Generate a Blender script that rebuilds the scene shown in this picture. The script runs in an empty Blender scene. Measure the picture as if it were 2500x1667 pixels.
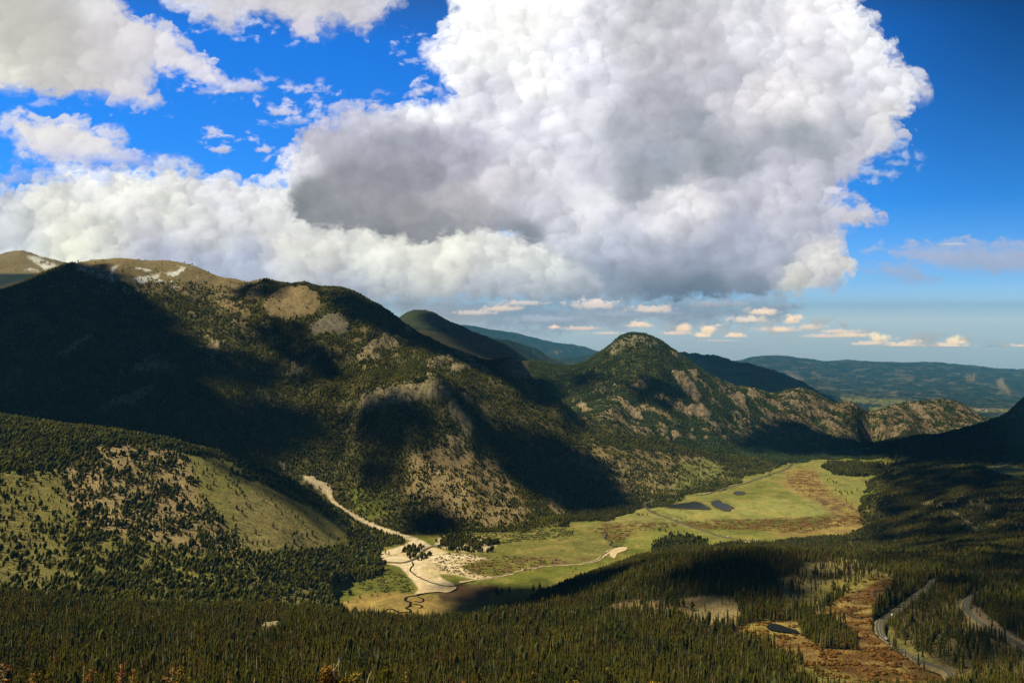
import bpy, math, random, time
import numpy as np
from mathutils import Vector
T0 = time.time()
SC = bpy.context.scene
COL = SC.collection
R = np.random.default_rng(7)
random.seed(7)
def log(*a): print('[%.1f]' % (time.time()-T0), *a, flush=True)

# ------------------------------------------------------------------ camera, sky, sun, exposure
F, U0, V0, CZ = 2200.0, 1250.0, 780.0, 700.0      # focal length and horizon of the photograph (2500 px wide)
cam_d = bpy.data.cameras.new('camera'); cam = bpy.data.objects.new('camera', cam_d); COL.objects.link(cam)
cam.location = (0, 0, CZ); cam.rotation_euler = (math.radians(90), 0, 0)
cam_d.sensor_width = 36; cam_d.lens = 36*F/2500; cam_d.shift_y = -(833.5-V0)/2500
cam_d.clip_start = 1.0; cam_d.clip_end = 200000
SC.camera = cam
SUN = np.array([-0.60, 0.04, 0.80]); SUN /= np.linalg.norm(SUN)
SC.view_settings.view_transform = 'Standard'; SC.view_settings.look = 'None'
SC.view_settings.exposure = 0.0; SC.view_settings.gamma = 1.0; SC.view_settings.use_curve_mapping = False
SC.render.engine = 'CYCLES'
SC.cycles.max_bounces = 4; SC.cycles.diffuse_bounces = 2; SC.cycles.glossy_bounces = 1
SC.cycles.transmission_bounces = 1; SC.cycles.volume_bounces = 0; SC.cycles.transparent_max_bounces = 6
SC.cycles.use_denoising = True
sd = bpy.data.lights.new('sun', 'SUN'); sd.energy = 5.0; sd.angle = math.radians(0.6); sd.color = (1.0, 0.88, 0.56)
so = bpy.data.objects.new('sun', sd); COL.objects.link(so)
so.rotation_euler = Vector(SUN.tolist()).to_track_quat('Z', 'Y').to_euler()
so.location = (0, 0, 3000)

# ------------------------------------------------------------------ noise
def _h(ix, iy, seed):
    h = (ix.astype(np.int64)*374761393 + iy.astype(np.int64)*668265263 + seed*974711) & 0xFFFFFFFF
    h = ((h ^ (h >> 13))*1274126177) & 0xFFFFFFFF
    return (h ^ (h >> 16)) & 0xFFFFFFFF
_A = np.linspace(0, 2*np.pi, 256, endpoint=False); _GX = np.cos(_A).astype(np.float32); _GY = np.sin(_A).astype(np.float32)
def perlin(x, y, seed=0):
    xf = np.floor(x); yf = np.floor(y); fx = (x-xf).astype(np.float32); fy = (y-yf).astype(np.float32)
    ix = xf.astype(np.int64); iy = yf.astype(np.int64)
    sx = fx*fx*fx*(fx*(fx*6-15)+10); sy = fy*fy*fy*(fy*(fy*6-15)+10)
    def g(dx, dy):
        k = _h(ix+dx, iy+dy, seed) & 255
        return _GX[k]*(fx-dx) + _GY[k]*(fy-dy)
    a = g(0, 0); b = g(1, 0); c = g(0, 1); d = g(1, 1)
    return ((a+(b-a)*sx) + ((c+(d-c)*sx)-(a+(b-a)*sx))*sy)*1.5
def fbm(x, y, seed=0, oct=4, gain=0.5):
    s = 0; a = 1.0; n = 0
    for i in range(oct):
        s = s + a*perlin(x*2**i, y*2**i, seed+i*17); n += a; a *= gain
    return s/n
def ridged(x, y, seed=0, oct=4):
    s = 0; a = 1.0; n = 0
    for i in range(oct):
        s = s + a*(1-2*np.abs(perlin(x*2**i, y*2**i, seed+i*31))); n += a; a *= 0.5
    return s/n
def billow(x, y, seed=0, oct=4, gain=0.5):
    s = 0; a = 1.0; n = 0
    for i in range(oct):
        s = s + a*np.abs(perlin(x*2**i, y*2**i, seed+i*31)); n += a; a *= gain
    return s/n*2
def hash01(ix, iy, seed):
    return _h(ix, iy, seed).astype(np.float64)/4294967295.0
def cells(x, y, seed=0, jitter=0.9):          # distance to the nearest feature point (Worley)
    xf = np.floor(x).astype(np.int64); yf = np.floor(y).astype(np.int64)
    best = np.full(x.shape, 9.0, np.float32)
    for dx in (-1, 0, 1):
        for dy in (-1, 0, 1):
            cx = xf+dx; cy = yf+dy
            px = cx+0.5+jitter*(hash01(cx, cy, seed)-0.5); py = cy+0.5+jitter*(hash01(cx, cy, seed+99)-0.5)
            best = np.minimum(best, ((px-x)**2+(py-y)**2).astype(np.float32))
    return np.sqrt(best)
def smooth(t): t = np.clip(t, 0, 1); return t*t*(3-2*t)
def sstep(a, b, x): return smooth((x-a)/(b-a))
def poly_sd(px, py, poly):                    # signed distance, positive inside
    P = np.asarray(poly, np.float32); n = len(P)
    d = np.full(px.shape, 1e12, np.float32); ins = np.zeros(px.shape, bool)
    for i in range(n):
        ax, ay = P[i]; bx, by = P[(i+1) % n]
        ex, ey = bx-ax, by-ay; L = ex*ex+ey*ey+1e-9
        t = np.clip(((px-ax)*ex+(py-ay)*ey)/L, 0, 1)
        d = np.minimum(d, (px-ax-t*ex)**2+(py-ay-t*ey)**2)
        if ay != by:
            c = (ay > py) != (by > py)
            ins ^= c & (px < (bx-ax)*(py-ay)/(by-ay)+ax)
    d = np.sqrt(d)
    return np.where(ins, d, -d)
def line_d(px, py, pts):
    d = np.full(px.shape, 1e12, np.float32)
    for (ax, ay), (bx, by) in zip(pts[:-1], pts[1:]):
        ex, ey = bx-ax, by-ay; L = ex*ex+ey*ey+1e-9
        t = np.clip(((px-ax)*ex+(py-ay)*ey)/L, 0, 1)
        d = np.minimum(d, (px-ax-t*ex)**2+(py-ay-t*ey)**2)
    return np.sqrt(d)
def upsample(G, nr, nc, k=3):
    ri = np.arange(nr)/k; ci = np.arange(nc)/k
    r0 = np.clip(ri.astype(int), 0, G.shape[0]-2); c0 = np.clip(ci.astype(int), 0, G.shape[1]-2)
    fr = (ri-r0)[:, None]; fc = (ci-c0)[None]
    return (G[r0][:, c0]*(1-fr)*(1-fc)+G[r0+1][:, c0]*fr*(1-fc)+G[r0][:, c0+1]*(1-fr)*fc+G[r0+1][:, c0+1]*fr*fc)

# tint of the clear sky from the horizon up (position, colour)
SKYT = [(0.0, (2.5, 2.7, 3.2)), (.10, (1.2, 1.9, 2.75)), (.30, (.34, 1.6, 3.0)), (.72, (.20, 1.55, 3.2)), (1.0, (.55, .5, .55))]

# ------------------------------------------------------------------ clouds of the sky: a cover (alpha) and a brightness, as directions from the overlook
CW, CH = 2048, 600
CA0, CA1, CB0, CB1 = -0.72, 0.72, -0.03, 0.40
def s2l(c):
    c = np.asarray(c, np.float64)/255.; return np.where(c <= .04045, c/12.92, ((c+.055)/1.055)**2.4)
def make_clouds():
    a = np.linspace(CA0, CA1, CW)[None]*np.ones((CH, 1)); b = np.linspace(CB0, CB1, CH)[:, None]*np.ones((1, CW))
    u = (U0+F*a).astype(np.float32); v = (V0-F*b).astype(np.float32)
    per = np.clip((V0+60-v)/700, .12, 1.0)                       # clouds get smaller towards the horizon
    # domain warp for everything
    wx = 22*fbm(u/130, v/110, 700, 3)+7*fbm(u/38, v/32, 703, 3); wy = 18*fbm(u/130, v/110, 720, 3)+6*fbm(u/38, v/32, 723, 3)
    uw, vw = u+wx, v+wy
    fine = fbm(u/20, v/17, 780, 5, .55); wisp = fbm(uw/70, vw/50, 790, 6, .55); med = fbm(uw/45, vw/36, 795, 4, .5); bil = billow(uw/85, vw/70, 740, 4, .5)
    wisp2 = fbm(uw/48+7, vw/30, 791, 6, .6)
    fx = u+wx*.5+13*fbm(u/36, v/30, 796, 3, .6)+5*fbm(u/12, v/10, 797, 3, .6); fy = v+wy*.5+12*fbm(u/36, v/30, 799, 3, .6)+5*fbm(u/12, v/10, 798, 3, .6)
    alpha = np.zeros((CH, CW), np.float32); rgb = np.zeros((CH, CW, 3), np.float32)
    rs = np.random.default_rng(11)
    kx = CW/(CA1-CA0)/F; ky = CH/(CB1-CB0)/F                       # texels per photo pixel
    def tx(uu): return (uu-U0-CA0*F)*kx
    def ty(vv): return (V0-vv-CB0*F)*ky
    def colour(pts, sig):
        num = 0; den = 0; us, vs = uw[::4, ::4][:CH//4, :CW//4], vw[::4, ::4][:CH//4, :CW//4]
        for (pu, pv, r_, g_, b_) in pts:
            w = 1/(((us-pu)**2+((vs-pv)*1.2)**2)+sig*sig)**2; num = num+w[..., None]*s2l((r_, g_, b_)); den = den+w
        c = num/den[..., None]
        return np.stack([upsample(c[..., k], CH, CW, 4) for k in range(3)], -1)
    def layer(poly, pts, edge=14, soft=9, sig=30, contrast=1.0, op=1.0, puffy=1.0, rmax=62, dens=1.0):
        nonlocal alpha, rgb
        P = np.array(poly, float)
        sd = poly_sd(u+.6*wx, v+.6*wy, poly)
        n = (.55-bil)*1.1*puffy+(1.15-puffy*.45)*wisp*1.5+fine*.45
        e = sd+edge*n-4*puffy
        la = sstep(-soft, soft*1.6, e)
        c = colour(pts, sig); c0 = c.copy(); L = c.mean(-1)
        if puffy > 0:
            x0, x1, v0, v1 = P[:, 0].min(), P[:, 0].max(), max(P[:, 1].min(), -150), P[:, 1].max()
            area = (x1-x0)*(v1-v0); items = []
            for (ra, rb, cov) in ((rmax*.6, rmax, 2.2), (rmax*.3, rmax*.6, 3.0), (rmax*.14, rmax*.3, 3.2), (5, rmax*.14, 2.0)):
                nn = int(area*cov*dens/(math.pi*((ra+rb)/2)**2)); cu = rs.uniform(x0, x1, nn); cv = rs.uniform(v0, v1, nn); rr = rs.uniform(ra, rb, nn)
                xi = np.clip(tx(cu).astype(int), 0, CW-1); yi = np.clip(ty(cv).astype(int), 0, CH-1); s_ = sd[yi, xi]+edge*.5*n[yi, xi]; Lc = L[yi, xi]
                big = ra > rmax*.5
                grp = np.clip(.5+2.2*med[yi, xi], 0, 1)
                ok = (s_ > rr*.18-2) & ((s_ < rr*2.2+4) | (rs.uniform(0, 1, nn) < (.8 if big else .34 if ra > rmax*.25 else .07*grp if ra > rmax*.12 else .015*grp)*np.clip(contrast*(Lc-.15)*2.2, .15, 1)))
                items += [(cv[k]+rs.uniform(-60, 60), cu[k], cv[k], rr[k], xi[k], yi[k]) for k in np.nonzero(ok)[0]]
            items.sort()
            for (_, cu, cv, r, xi, yi) in items:
                X0, X1 = int(tx(cu-r*1.5)), int(tx(cu+r*1.5))+2; Y0, Y1 = int(ty(cv+r*1.5)), int(ty(cv-r*1.5))+2
                X0 = max(X0, 0); Y0 = max(Y0, 0); X1 = min(X1, CW); Y1 = min(Y1, CH)
                if X1-X0 < 2 or Y1-Y0 < 2: continue
                S = (slice(Y0, Y1), slice(X0, X1))
                Lb = L[yi, xi]; dx = (fx[S]-cu)/r; dy = (fy[S]-cv)/(r*.85); d2 = dx*dx+dy*dy
                sf = .55 if Lb < .42 else .34; a_ = sstep(1.08, 1.08-sf-.2*min(r/50, 1), d2)*sstep(.95, -.45, dy)
                b0 = c0[yi, xi]; Lc = L[yi, xi]; kk = contrast*min(max((Lc-.15)*1.8, .13), 1.0)
                nz = np.sqrt(np.clip(1-d2, 0, 1))
                lit = (-.50*dx-.62*dy+.60*nz-.52)
                col = b0*.45+c0[S]*.55
                col = col*(1+((.15+.30*min(r/40, 1.2))*kk*lit)[..., None]*np.array((1.0, .98, .90)))
                a_ = a_*(min(max((Lc-.15)*2.0, .42), .78) if r > 14 else .55)
                c[S] = c[S]*(1-a_[..., None])+col*a_[..., None]
                la[S] = np.maximum(la[S], a_*(.96 if r > 10 else .8))
        c = c*(1+(.16*med+.04*fine)[..., None]*contrast)
        thin = sstep(34, 0, sd+edge*n*.6)*sstep(-.10, .42, wisp2+.5*fine)
        la = la*(1-.8*thin)
        al = (la*op)[..., None]
        rgb = rgb*(1-al)+c*al; alpha = al[..., 0]+alpha*(1-al[..., 0])
    def torn(poly, col, thr=.12, op=.9, soft=18, seed=0):         # ragged scraps of cloud
        nonlocal alpha, rgb
        nz = fbm((u+.7*wx)/62, (v+.7*wy)/40, 900+seed, 6, .56); e = sstep(-soft, soft, poly_sd(u+.8*wx, v+.8*wy, poly))
        q = nz-thr+.25*(e-1); al = sstep(-.03, .30, q)*e*op; lt = np.clip(.5+1.6*(nz-np.roll(np.roll(nz, -4, 0), 4, 1))/.2*.25, .2, 1.2)
        c = s2l(col)*(.86+.28*lt[..., None]); al = al[..., None]
        rgb = rgb*(1-al)+c*al; alpha = al[..., 0]+alpha*(1-al[..., 0])
    # far cloud sheet low over the horizon
    def puff(cu, cv, rx, ry, col, op=.9):
        nonlocal alpha, rgb
        x0, x1 = np.searchsorted(u[0], [cu-rx*2.2-12, cu+rx*2.2+12]); 
        r1 = int((V0-(cv-ry*3-10))/F/(CB1-CB0)*CH-CB0/(CB1-CB0)*CH); r0 = int((V0-(cv+ry*3+10))/F/(CB1-CB0)*CH-CB0/(CB1-CB0)*CH)
        r0 = max(r0, 0); r1 = min(r1, CH)
        if r1 <= r0 or x1 <= x0: return
        S = (slice(r0, r1), slice(x0, x1)); uu, vv = u[S], v[S]
        k_ = max(ry/14, .5); nn = 1.25*fbm(uu/(20*k_), vv/(13*k_), int(cu)+int(cv), 5, .6); uu = uu+ry*.8*fbm(uu/(26*k_), vv/(18*k_), int(cu)+5, 2)
        dy = (vv-cv)/ry; dy = np.where(dy > 0, dy*1.7, dy)       # flat bases
        d = np.sqrt(((uu-cu)/rx)**2+dy**2)
        al = sstep(1.15, .35, d+nn*.75)*op
        c = s2l(col)*(np.array((3.1, 2.6, 2.0)) if cv > 735 else 1.0)*(1+.22*np.clip(-dy-.1+nn, -1, 1)[..., None])
        rgb[S] = rgb[S]*(1-al[..., None])+c*al[..., None]; alpha[S] = al+alpha[S]*(1-al)
    GB = lambda *p: p
    layer([(980, 730), (1150, 735), (1500, 735), (1900, 735), (1960, 760), (1850, 790), (1600, 800), (1350, 815), (1100, 800), (950, 760)], GB((1050, 745, 215, 212, 215), (1300, 770, 190, 198, 218), (1500, 760, 205, 205, 216), (1700, 770, 190, 196, 212), (1900, 750, 195, 200, 214)), 16, 14, 60, .5, .85, puffy=.3)
    layer([(-120, 462), (0, 468), (60, 458), (130, 430), (190, 412), (250, 425), (310, 403), (350, 432), (410, 408), (470, 425), (560, 430), (640, 447), (680, 440), (720, 400), (780, 480), (900, 530), (1100, 535), (1300, 560), (1960, 640), (2080, 640), (2060, 690), (1990, 715),
           (1800, 725), (1600, 738), (1400, 737), (1250, 745), (1050, 738), (930, 750), (700, 760), (-120, 800)],
          GB((-60, 500, 190, 198, 212), (0, 480, 205, 208, 215), (60, 540, 210, 212, 215), (100, 500, 238, 238, 226), (200, 440, 240, 240, 238), (300, 470, 245, 245, 238), (250, 560, 222, 222, 212), (150, 600, 250, 250, 226), (120, 560, 246, 246, 232), (60, 600, 215, 220, 225), (400, 520, 235, 235, 225),
             (400, 610, 190, 192, 210), (350, 560, 215, 213, 215), (480, 560, 225, 225, 222), (550, 500, 228, 228, 232), (640, 470, 238, 238, 238), (700, 420, 250, 250, 250), (740, 400, 248, 248, 250), (500, 640, 180, 188, 210), (600, 640, 188, 196, 220), (560, 590, 212, 212, 212),
             (700, 600, 238, 236, 226), (700, 540, 232, 232, 230), (800, 640, 228, 226, 216), (800, 690, 200, 200, 208), (920, 625, 250, 250, 238), (1000, 620, 248, 248, 236), (1100, 640, 246, 244, 230), (1050, 670, 236, 234, 222), (1000, 710, 200, 202, 206), (1150, 715, 196, 198, 205),
             (1250, 640, 240, 240, 232), (1350, 650, 236, 236, 230), (1400, 690, 208, 210, 216), (1250, 700, 198, 200, 208), (1400, 728, 160, 168, 182), (1550, 700, 160, 168, 184), (1700, 705, 130, 140, 155), (1850, 700, 150, 156, 170), (1950, 690, 226, 220, 208), (2020, 660, 236, 232, 226), (850, 720, 190, 195, 210)),
          20, 8, 46, 1.15)
    BIG = [(1095, -90), (1100, 20), (1080, 60), (1062, 100), (1035, 130), (1030, 165), (1082, 190), (1105, 232), (1060, 247), (1000, 245), (960, 258), (900, 255), (870, 252), (820, 292), (780, 300), (735, 322), (700, 370), (690, 400), (690, 450), (695, 520), (722, 548), (800, 566),
           (900, 582), (1050, 596), (1180, 560), (1300, 600), (1500, 700), (1600, 728), (1750, 732), (1900, 725), (1985, 720), (2030, 690), (2078, 655), (2080, 625), (2045, 562), (2070, 556), (2160, 552), (2168, 535), (2110, 512), (2020, 482), (2070, 450), (2110, 410), (2160, 375), (2212, 348), (2205, 300), (2238, 270),
           (2252, 220), (2240, 180), (2200, 150), (2180, 100), (2150, 60), (2100, 20), (2095, -90)]
    PT = GB((1150, 60, 255, 255, 255), (1150, 130, 255, 255, 252), (1250, 50, 255, 255, 250), (1080, 140, 246, 246, 252), (1300, 200, 252, 252, 250), (1350, 30, 252, 252, 250), (1400, 120, 240, 240, 248), (1450, 200, 226, 226, 236), (1480, 40, 222, 222, 230), (1550, 100, 198, 198, 204), (1600, 30, 192, 192, 198), (1700, 100, 200, 198, 206), (1600, 250, 176, 176, 186), (1700, 300, 160, 165, 175), (1530, 320, 176, 180, 190), (1780, 200, 190, 190, 200),
            (1750, 400, 150, 157, 165), (1600, 400, 168, 174, 188), (1950, 50, 240, 236, 240), (1880, 100, 226, 226, 234), (1900, 20, 222, 222, 228), (2050, 50, 248, 248, 252), (2100, 130, 242, 242, 246), (2160, 150, 236, 236, 242), (2200, 220, 230, 230, 236), (2100, 230, 208, 208, 218), (2000, 150, 218, 216, 224), (1850, 245, 232, 228, 230), (1920, 230, 240, 236, 238), (1980, 260, 226, 224, 228), (1800, 270, 215, 212, 220),
            (1950, 330, 162, 167, 174), (2020, 370, 166, 170, 178), (2080, 320, 186, 188, 198), (2160, 290, 222, 220, 222), (2120, 380, 208, 206, 216), (2050, 430, 190, 190, 205), (1950, 440, 200, 200, 213), (1850, 400, 162, 166, 178), (1880, 330, 176, 178, 188), (1100, 200, 250, 250, 253), (1200, 280, 240, 240, 247), (1150, 340, 196, 195, 210), (1190, 230, 205, 204, 216), (1300, 300, 226, 226, 236), (1400, 300, 236, 236, 243), (1400, 380, 215, 215, 226), (1450, 430, 205, 206, 218),
            (900, 290, 196, 196, 212), (860, 270, 200, 200, 218), (1000, 260, 250, 250, 254), (1060, 270, 252, 252, 255), (960, 290, 210, 210, 222), (800, 340, 182, 180, 192), (740, 350, 196, 194, 210), (950, 350, 160, 160, 172), (1050, 340, 164, 163, 178), (1060, 420, 150, 150, 160), (1130, 400, 178, 176, 190), (850, 430, 152, 151, 160), (950, 450, 148, 148, 156), (760, 460, 142, 144, 148), (720, 500, 134, 138, 140), (830, 540, 146, 148, 152), (950, 570, 136, 139, 143), (1000, 520, 160, 159, 163), (900, 505, 160, 159, 164), (1100, 500, 186, 182, 186), (1150, 520, 176, 174, 178), (1070, 560, 150, 151, 156), (1180, 560, 166, 164, 168),
            (720, 400, 238, 238, 242), (705, 430, 232, 232, 240), (1200, 450, 216, 212, 218), (1300, 470, 205, 203, 212), (1370, 430, 236, 234, 240), (1350, 520, 206, 205, 214), (1450, 480, 244, 243, 246), (1440, 520, 244, 243, 246), (1520, 540, 220, 220, 230), (1290, 575, 140, 145, 155), (1240, 590, 146, 150, 158), (1350, 580, 210, 212, 222), (1500, 600, 196, 200, 214), (1640, 490, 240, 237, 240), (1700, 500, 238, 234, 236), (1640, 540, 226, 224, 230), (1740, 470, 196, 195, 206), (1560, 430, 152, 158, 166), (1620, 440, 156, 162, 170), (1560, 480, 170, 172, 182), (1800, 560, 186, 190, 207),
            (1900, 430, 206, 206, 218), (1920, 500, 216, 214, 224), (1860, 480, 196, 196, 208), (1960, 520, 190, 192, 207), (2100, 525, 214, 210, 216), (2000, 550, 188, 190, 206), (2140, 545, 190, 188, 204), (1700, 640, 166, 173, 191), (1600, 620, 178, 184, 200), (1800, 630, 176, 182, 200), (1900, 620, 186, 190, 206), (1700, 710, 122, 132, 148), (1600, 705, 132, 142, 158), (1850, 705, 142, 149, 165), (2000, 655, 240, 236, 230), (2050, 640, 236, 230, 224), (1950, 690, 232, 226, 212), (1500, 680, 160, 168, 186), (2040, 690, 180, 180, 192), (1880, 660, 186, 188, 202))
    layer(BIG, PT, 20, 7, 26, 1.1)
    layer([(-120, -90), (262, -90), (300, 10), (330, 45), (400, 62), (465, 92), (505, 150), (542, 195), (540, 212), (480, 200), (430, 175), (378, 172), (362, 205), (378, 258), (300, 265), (250, 236), (180, 238), (130, 233), (50, 226), (-120, 205)],
          GB((40, 20, 200, 198, 190), (60, 90, 196, 193, 184), (150, 60, 186, 184, 180), (170, 130, 200, 197, 192), (40, 160, 212, 210, 200), (20, 205, 236, 233, 220), (100, 200, 196, 194, 192), (210, 190, 208, 203, 202), (280, 160, 212, 208, 212), (260, 90, 206, 203, 206), (230, 20, 226, 224, 226), (330, 100, 222, 219, 222), (420, 130, 226, 223, 230), (490, 180, 226, 223, 233), (320, 240, 220, 216, 222), (360, 180, 205, 203, 214)), 17, 10, 50, .55)
    layer([(395, -90), (1000, -90), (985, 10), (960, 35), (920, 55), (892, 98), (872, 72), (820, 48), (790, 60), (782, 98), (745, 104), (705, 75), (690, 45), (640, 38), (600, 46), (560, 72), (525, 60), (470, 38), (420, 22)],
          GB((450, 0, 216, 216, 226), (600, 20, 208, 206, 212), (750, 10, 208, 206, 208), (760, 80, 214, 210, 222), (860, 20, 198, 196, 202), (900, 60, 206, 204, 216), (950, 10, 208, 208, 220)), 18, 10, 50, .55)
    layer([(10, 290), (60, 288), (130, 292), (190, 302), (260, 332), (325, 370), (375, 392), (355, 402), (250, 400), (130, 402), (70, 385), (62, 350), (30, 322)], GB((40, 300, 228, 226, 226), (120, 320, 236, 232, 226), (200, 340, 236, 232, 228), (280, 370, 226, 224, 230), (150, 385, 205, 207, 232), (340, 390, 214, 214, 232)), 10, 9, 50, .5)
    for (cu, cv, rx, ry, col, op) in ((590, 215, 50, 24, (214, 212, 226), .8), (660, 195, 20, 10, (190, 200, 232), .6), (690, 276, 42, 11, (216, 212, 226), .8), (520, 225, 45, 14, (190, 198, 228), .55), (518, 322, 26, 15, (214, 214, 232), .85), (540, 366, 30, 15, (214, 214, 232), .85), (647, 367, 22, 13, (214, 212, 232), .85),
             (752, 212, 12, 8, (196, 202, 232), .6), (720, 300, 50, 12, (160, 185, 232), .5), (1005, 150, 22, 10, (190, 205, 235), .5), (980, 130, 12, 8, (190, 205, 235), .4), (770, 285, 26, 10, (180, 196, 232), .5), (2190, 400, 30, 10, (150, 176, 222), .7), (2160, 425, 45, 12, (150, 176, 220), .6), (2035, 470, 26, 14, (226, 224, 234), .9), (2100, 525, 50, 20, (216, 212, 218), .7),
             (300, 400, 180, 30, (150, 170, 232), .4), (60, 440, 120, 22, (160, 182, 225), .5)):
        puff(cu, cv, rx, ry, col, op)
    layer([(2150, 612), (2250, 596), (2400, 594), (2640, 586), (2700, 690), (2500, 674), (2400, 668), (2300, 655), (2200, 636)], GB((2250, 615, 186, 192, 214), (2400, 620, 190, 194, 214), (2550, 620, 186, 190, 212), (2400, 655, 168, 178, 205)), 9, 14, 60, .3, .85, puffy=.2)
    layer([(2100, 655), (2160, 645), (2230, 655), (2300, 668), (2290, 688), (2200, 682), (2120, 672)], GB((2180, 660, 180, 188, 212), (2260, 672, 180, 186, 210)), 9, 12, 60, .3, .8, puffy=.2)
    puff(2330, 597, 40, 5, (214, 212, 220), .8)
    for (cu, cv, rx, ry, col) in ((1220, 755, 55, 11, (205, 194, 190)), (1160, 765, 60, 9, (196, 190, 196)), (1450, 746, 70, 17, (202, 196, 200)), (1330, 782, 100, 14, (146, 158, 190)), (1500, 770, 60, 12, (138, 150, 180)), (1640, 768, 35, 11, (134, 146, 176)), (1590, 757, 60, 14, (206, 196, 196)), (1560, 794, 34, 12, (228, 208, 188)), (1270, 742, 70, 9, (186, 184, 192)), (1730, 745, 60, 12, (146, 152, 174)), (1800, 745, 40, 9, (142, 150, 172)),
             (1670, 803, 20, 17, (232, 212, 186)), (1650, 815, 40, 7, (214, 200, 190)), (1730, 806, 28, 16, (238, 218, 188)), (1715, 820, 26, 9, (234, 214, 188)), (1795, 820, 32, 9, (232, 212, 188)), (1420, 803, 48, 7, (208, 190, 184)), (1352, 800, 14, 8, (226, 206, 186)), (1830, 782, 60, 12, (216, 206, 200)), (1862, 764, 44, 13, (226, 212, 196)), (1935, 783, 30, 15, (234, 214, 188)),
             (1900, 806, 66, 10, (206, 196, 192)), (1905, 806, 25, 9, (228, 208, 184)), (1915, 750, 56, 11, (128, 140, 165)), (1980, 800, 40, 10, (212, 198, 188)), (2050, 812, 62, 9, (208, 194, 186)), (2010, 822, 60, 7, (205, 192, 188)), (2085, 820, 60, 8, (222, 204, 182)), (2150, 829, 30, 17, (240, 220, 188)), (2120, 840, 50, 8, (214, 200, 188)), (2200, 843, 50, 8, (222, 206, 186)),
             (2232, 838, 25, 11, (238, 218, 190)), (2275, 842, 36, 9, (160, 170, 196)), (2335, 835, 26, 16, (240, 220, 188)), (2305, 846, 66, 9, (218, 202, 186)), (2390, 852, 60, 7, (196, 188, 188)), (2430, 847, 40, 13, (134, 152, 180)), (2490, 852, 40, 11, (228, 208, 182)), (2600, 850, 60, 12, (210, 200, 190)), (1480, 815, 50, 5, (190, 184, 190)), (1760, 833, 60, 4, (176, 180, 196))):
        puff(cu, cv, rx, ry, col)
    torn([(380, 150), (560, 170), (680, 190), (760, 215), (800, 260), (720, 300), (640, 280), (560, 250), (440, 235)], (206, 210, 236), .02, .85, 20, 1)
    torn([(600, 180), (800, 190), (870, 240), (800, 300), (700, 320), (620, 300)], (196, 206, 238), .10, .7, 20, 2)
    torn([(470, 290), (600, 300), (680, 340), (690, 400), (600, 400), (500, 390)], (212, 214, 236), .12, .85, 16, 3)
    torn([(380, -20), (620, 20), (700, 90), (800, 110), (640, 110), (480, 90), (400, 60)], (206, 212, 236), .06, .7, 20, 4)
    torn([(1950, 770), (2200, 800), (2500, 830), (2700, 850), (2700, 865), (2300, 858), (2000, 830), (1600, 812), (1500, 800), (1700, 785)], (250, 238, 222), .0, .75, 12, 11)
    torn([(940, 60), (1050, 70), (1060, 220), (1000, 240), (960, 180)], (214, 218, 238), .08, .75, 16, 5)
    torn([(700, 280), (900, 230), (1100, 200), (1060, 280), (800, 330)], (214, 214, 228), .02, .6, 20, 6)
    torn([(2080, 360), (2260, 300), (2240, 420), (2160, 470), (2080, 480)], (170, 190, 226), .04, .7, 20, 7)
    torn([(2000, 540), (2200, 560), (2260, 620), (2100, 660), (2030, 620)], (170, 190, 220), .10, .6, 20, 8)
    torn([(-100, 400), (380, 400), (420, 440), (200, 440), (-100, 480)], (176, 190, 232), -.05, .6, 22, 9)
    torn([(60, 200), (420, 250), (420, 300), (200, 290), (60, 260)], (190, 200, 232), .16, .5, 20, 10)
    # fade the chart out at its borders
    fade = sstep(CA0, CA0+.08, a)*sstep(CA1, CA1-.08, a)*sstep(CB1, CB1-.03, b)
    rgb = rgb/np.maximum(alpha, 1e-4)[..., None]
    return np.clip(rgb*1.06, 0, 3.0), np.clip(alpha, 0, 1)*fade, (u, v)
_rgb, _al, _uv = make_clouds()
img = bpy.data.images.new('sky_clouds', CW, CH, alpha=True, float_buffer=True)
img.colorspace_settings.name = 'Non-Color'; img.alpha_mode = 'CHANNEL_PACKED'
_px = np.concatenate([_rgb, _al[..., None]], -1).astype(np.float32); img.pixels.foreach_set(_px.ravel()); img.update(); img.pack()
w = bpy.data.worlds.new('World'); SC.world = w; w.use_nodes = True; nt = w.node_tree; nt.nodes.clear()
SKYK = 0.06
def wn(t, **kw):
    n = nt.nodes.new(t)
    for k, v in kw.items(): setattr(n, k, v)
    return n
def mth(op, a, b=None):
    n = wn('ShaderNodeMath', operation=op)
    for i, x in enumerate((a, b)):
        if x is None: continue
        if isinstance(x, (int, float)): n.inputs[i].default_value = x
        else: nt.links.new(x, n.inputs[i])
    return n.outputs[0]
_o = wn('ShaderNodeOutputWorld'); _b = wn('ShaderNodeBackground'); _s = wn('ShaderNodeTexSky')
_s.sky_type = 'NISHITA'; _s.sun_disc = False; _s.sun_elevation = math.asin(SUN[2]); _s.sun_rotation = math.atan2(SUN[0], SUN[1]); _s.altitude = 3300; _s.dust_density = 0.3; _s.ozone_density = 3.0
_b.inputs['Strength'].default_value = SKYK
tc = wn('ShaderNodeTexCoord'); sx = wn('ShaderNodeSeparateXYZ'); nt.links.new(tc.outputs['Generated'], sx.inputs[0])
yy = mth('MAXIMUM', sx.outputs[1], 0.02); a_ = mth('DIVIDE', sx.outputs[0], yy); b_ = mth('DIVIDE', sx.outputs[2], yy)
cx = wn('ShaderNodeCombineXYZ'); nt.links.new(mth('MULTIPLY', mth('SUBTRACT', a_, CA0), 1/(CA1-CA0)), cx.inputs[0]); nt.links.new(mth('MULTIPLY', mth('SUBTRACT', b_, CB0), 1/(CB1-CB0)), cx.inputs[1])
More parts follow.
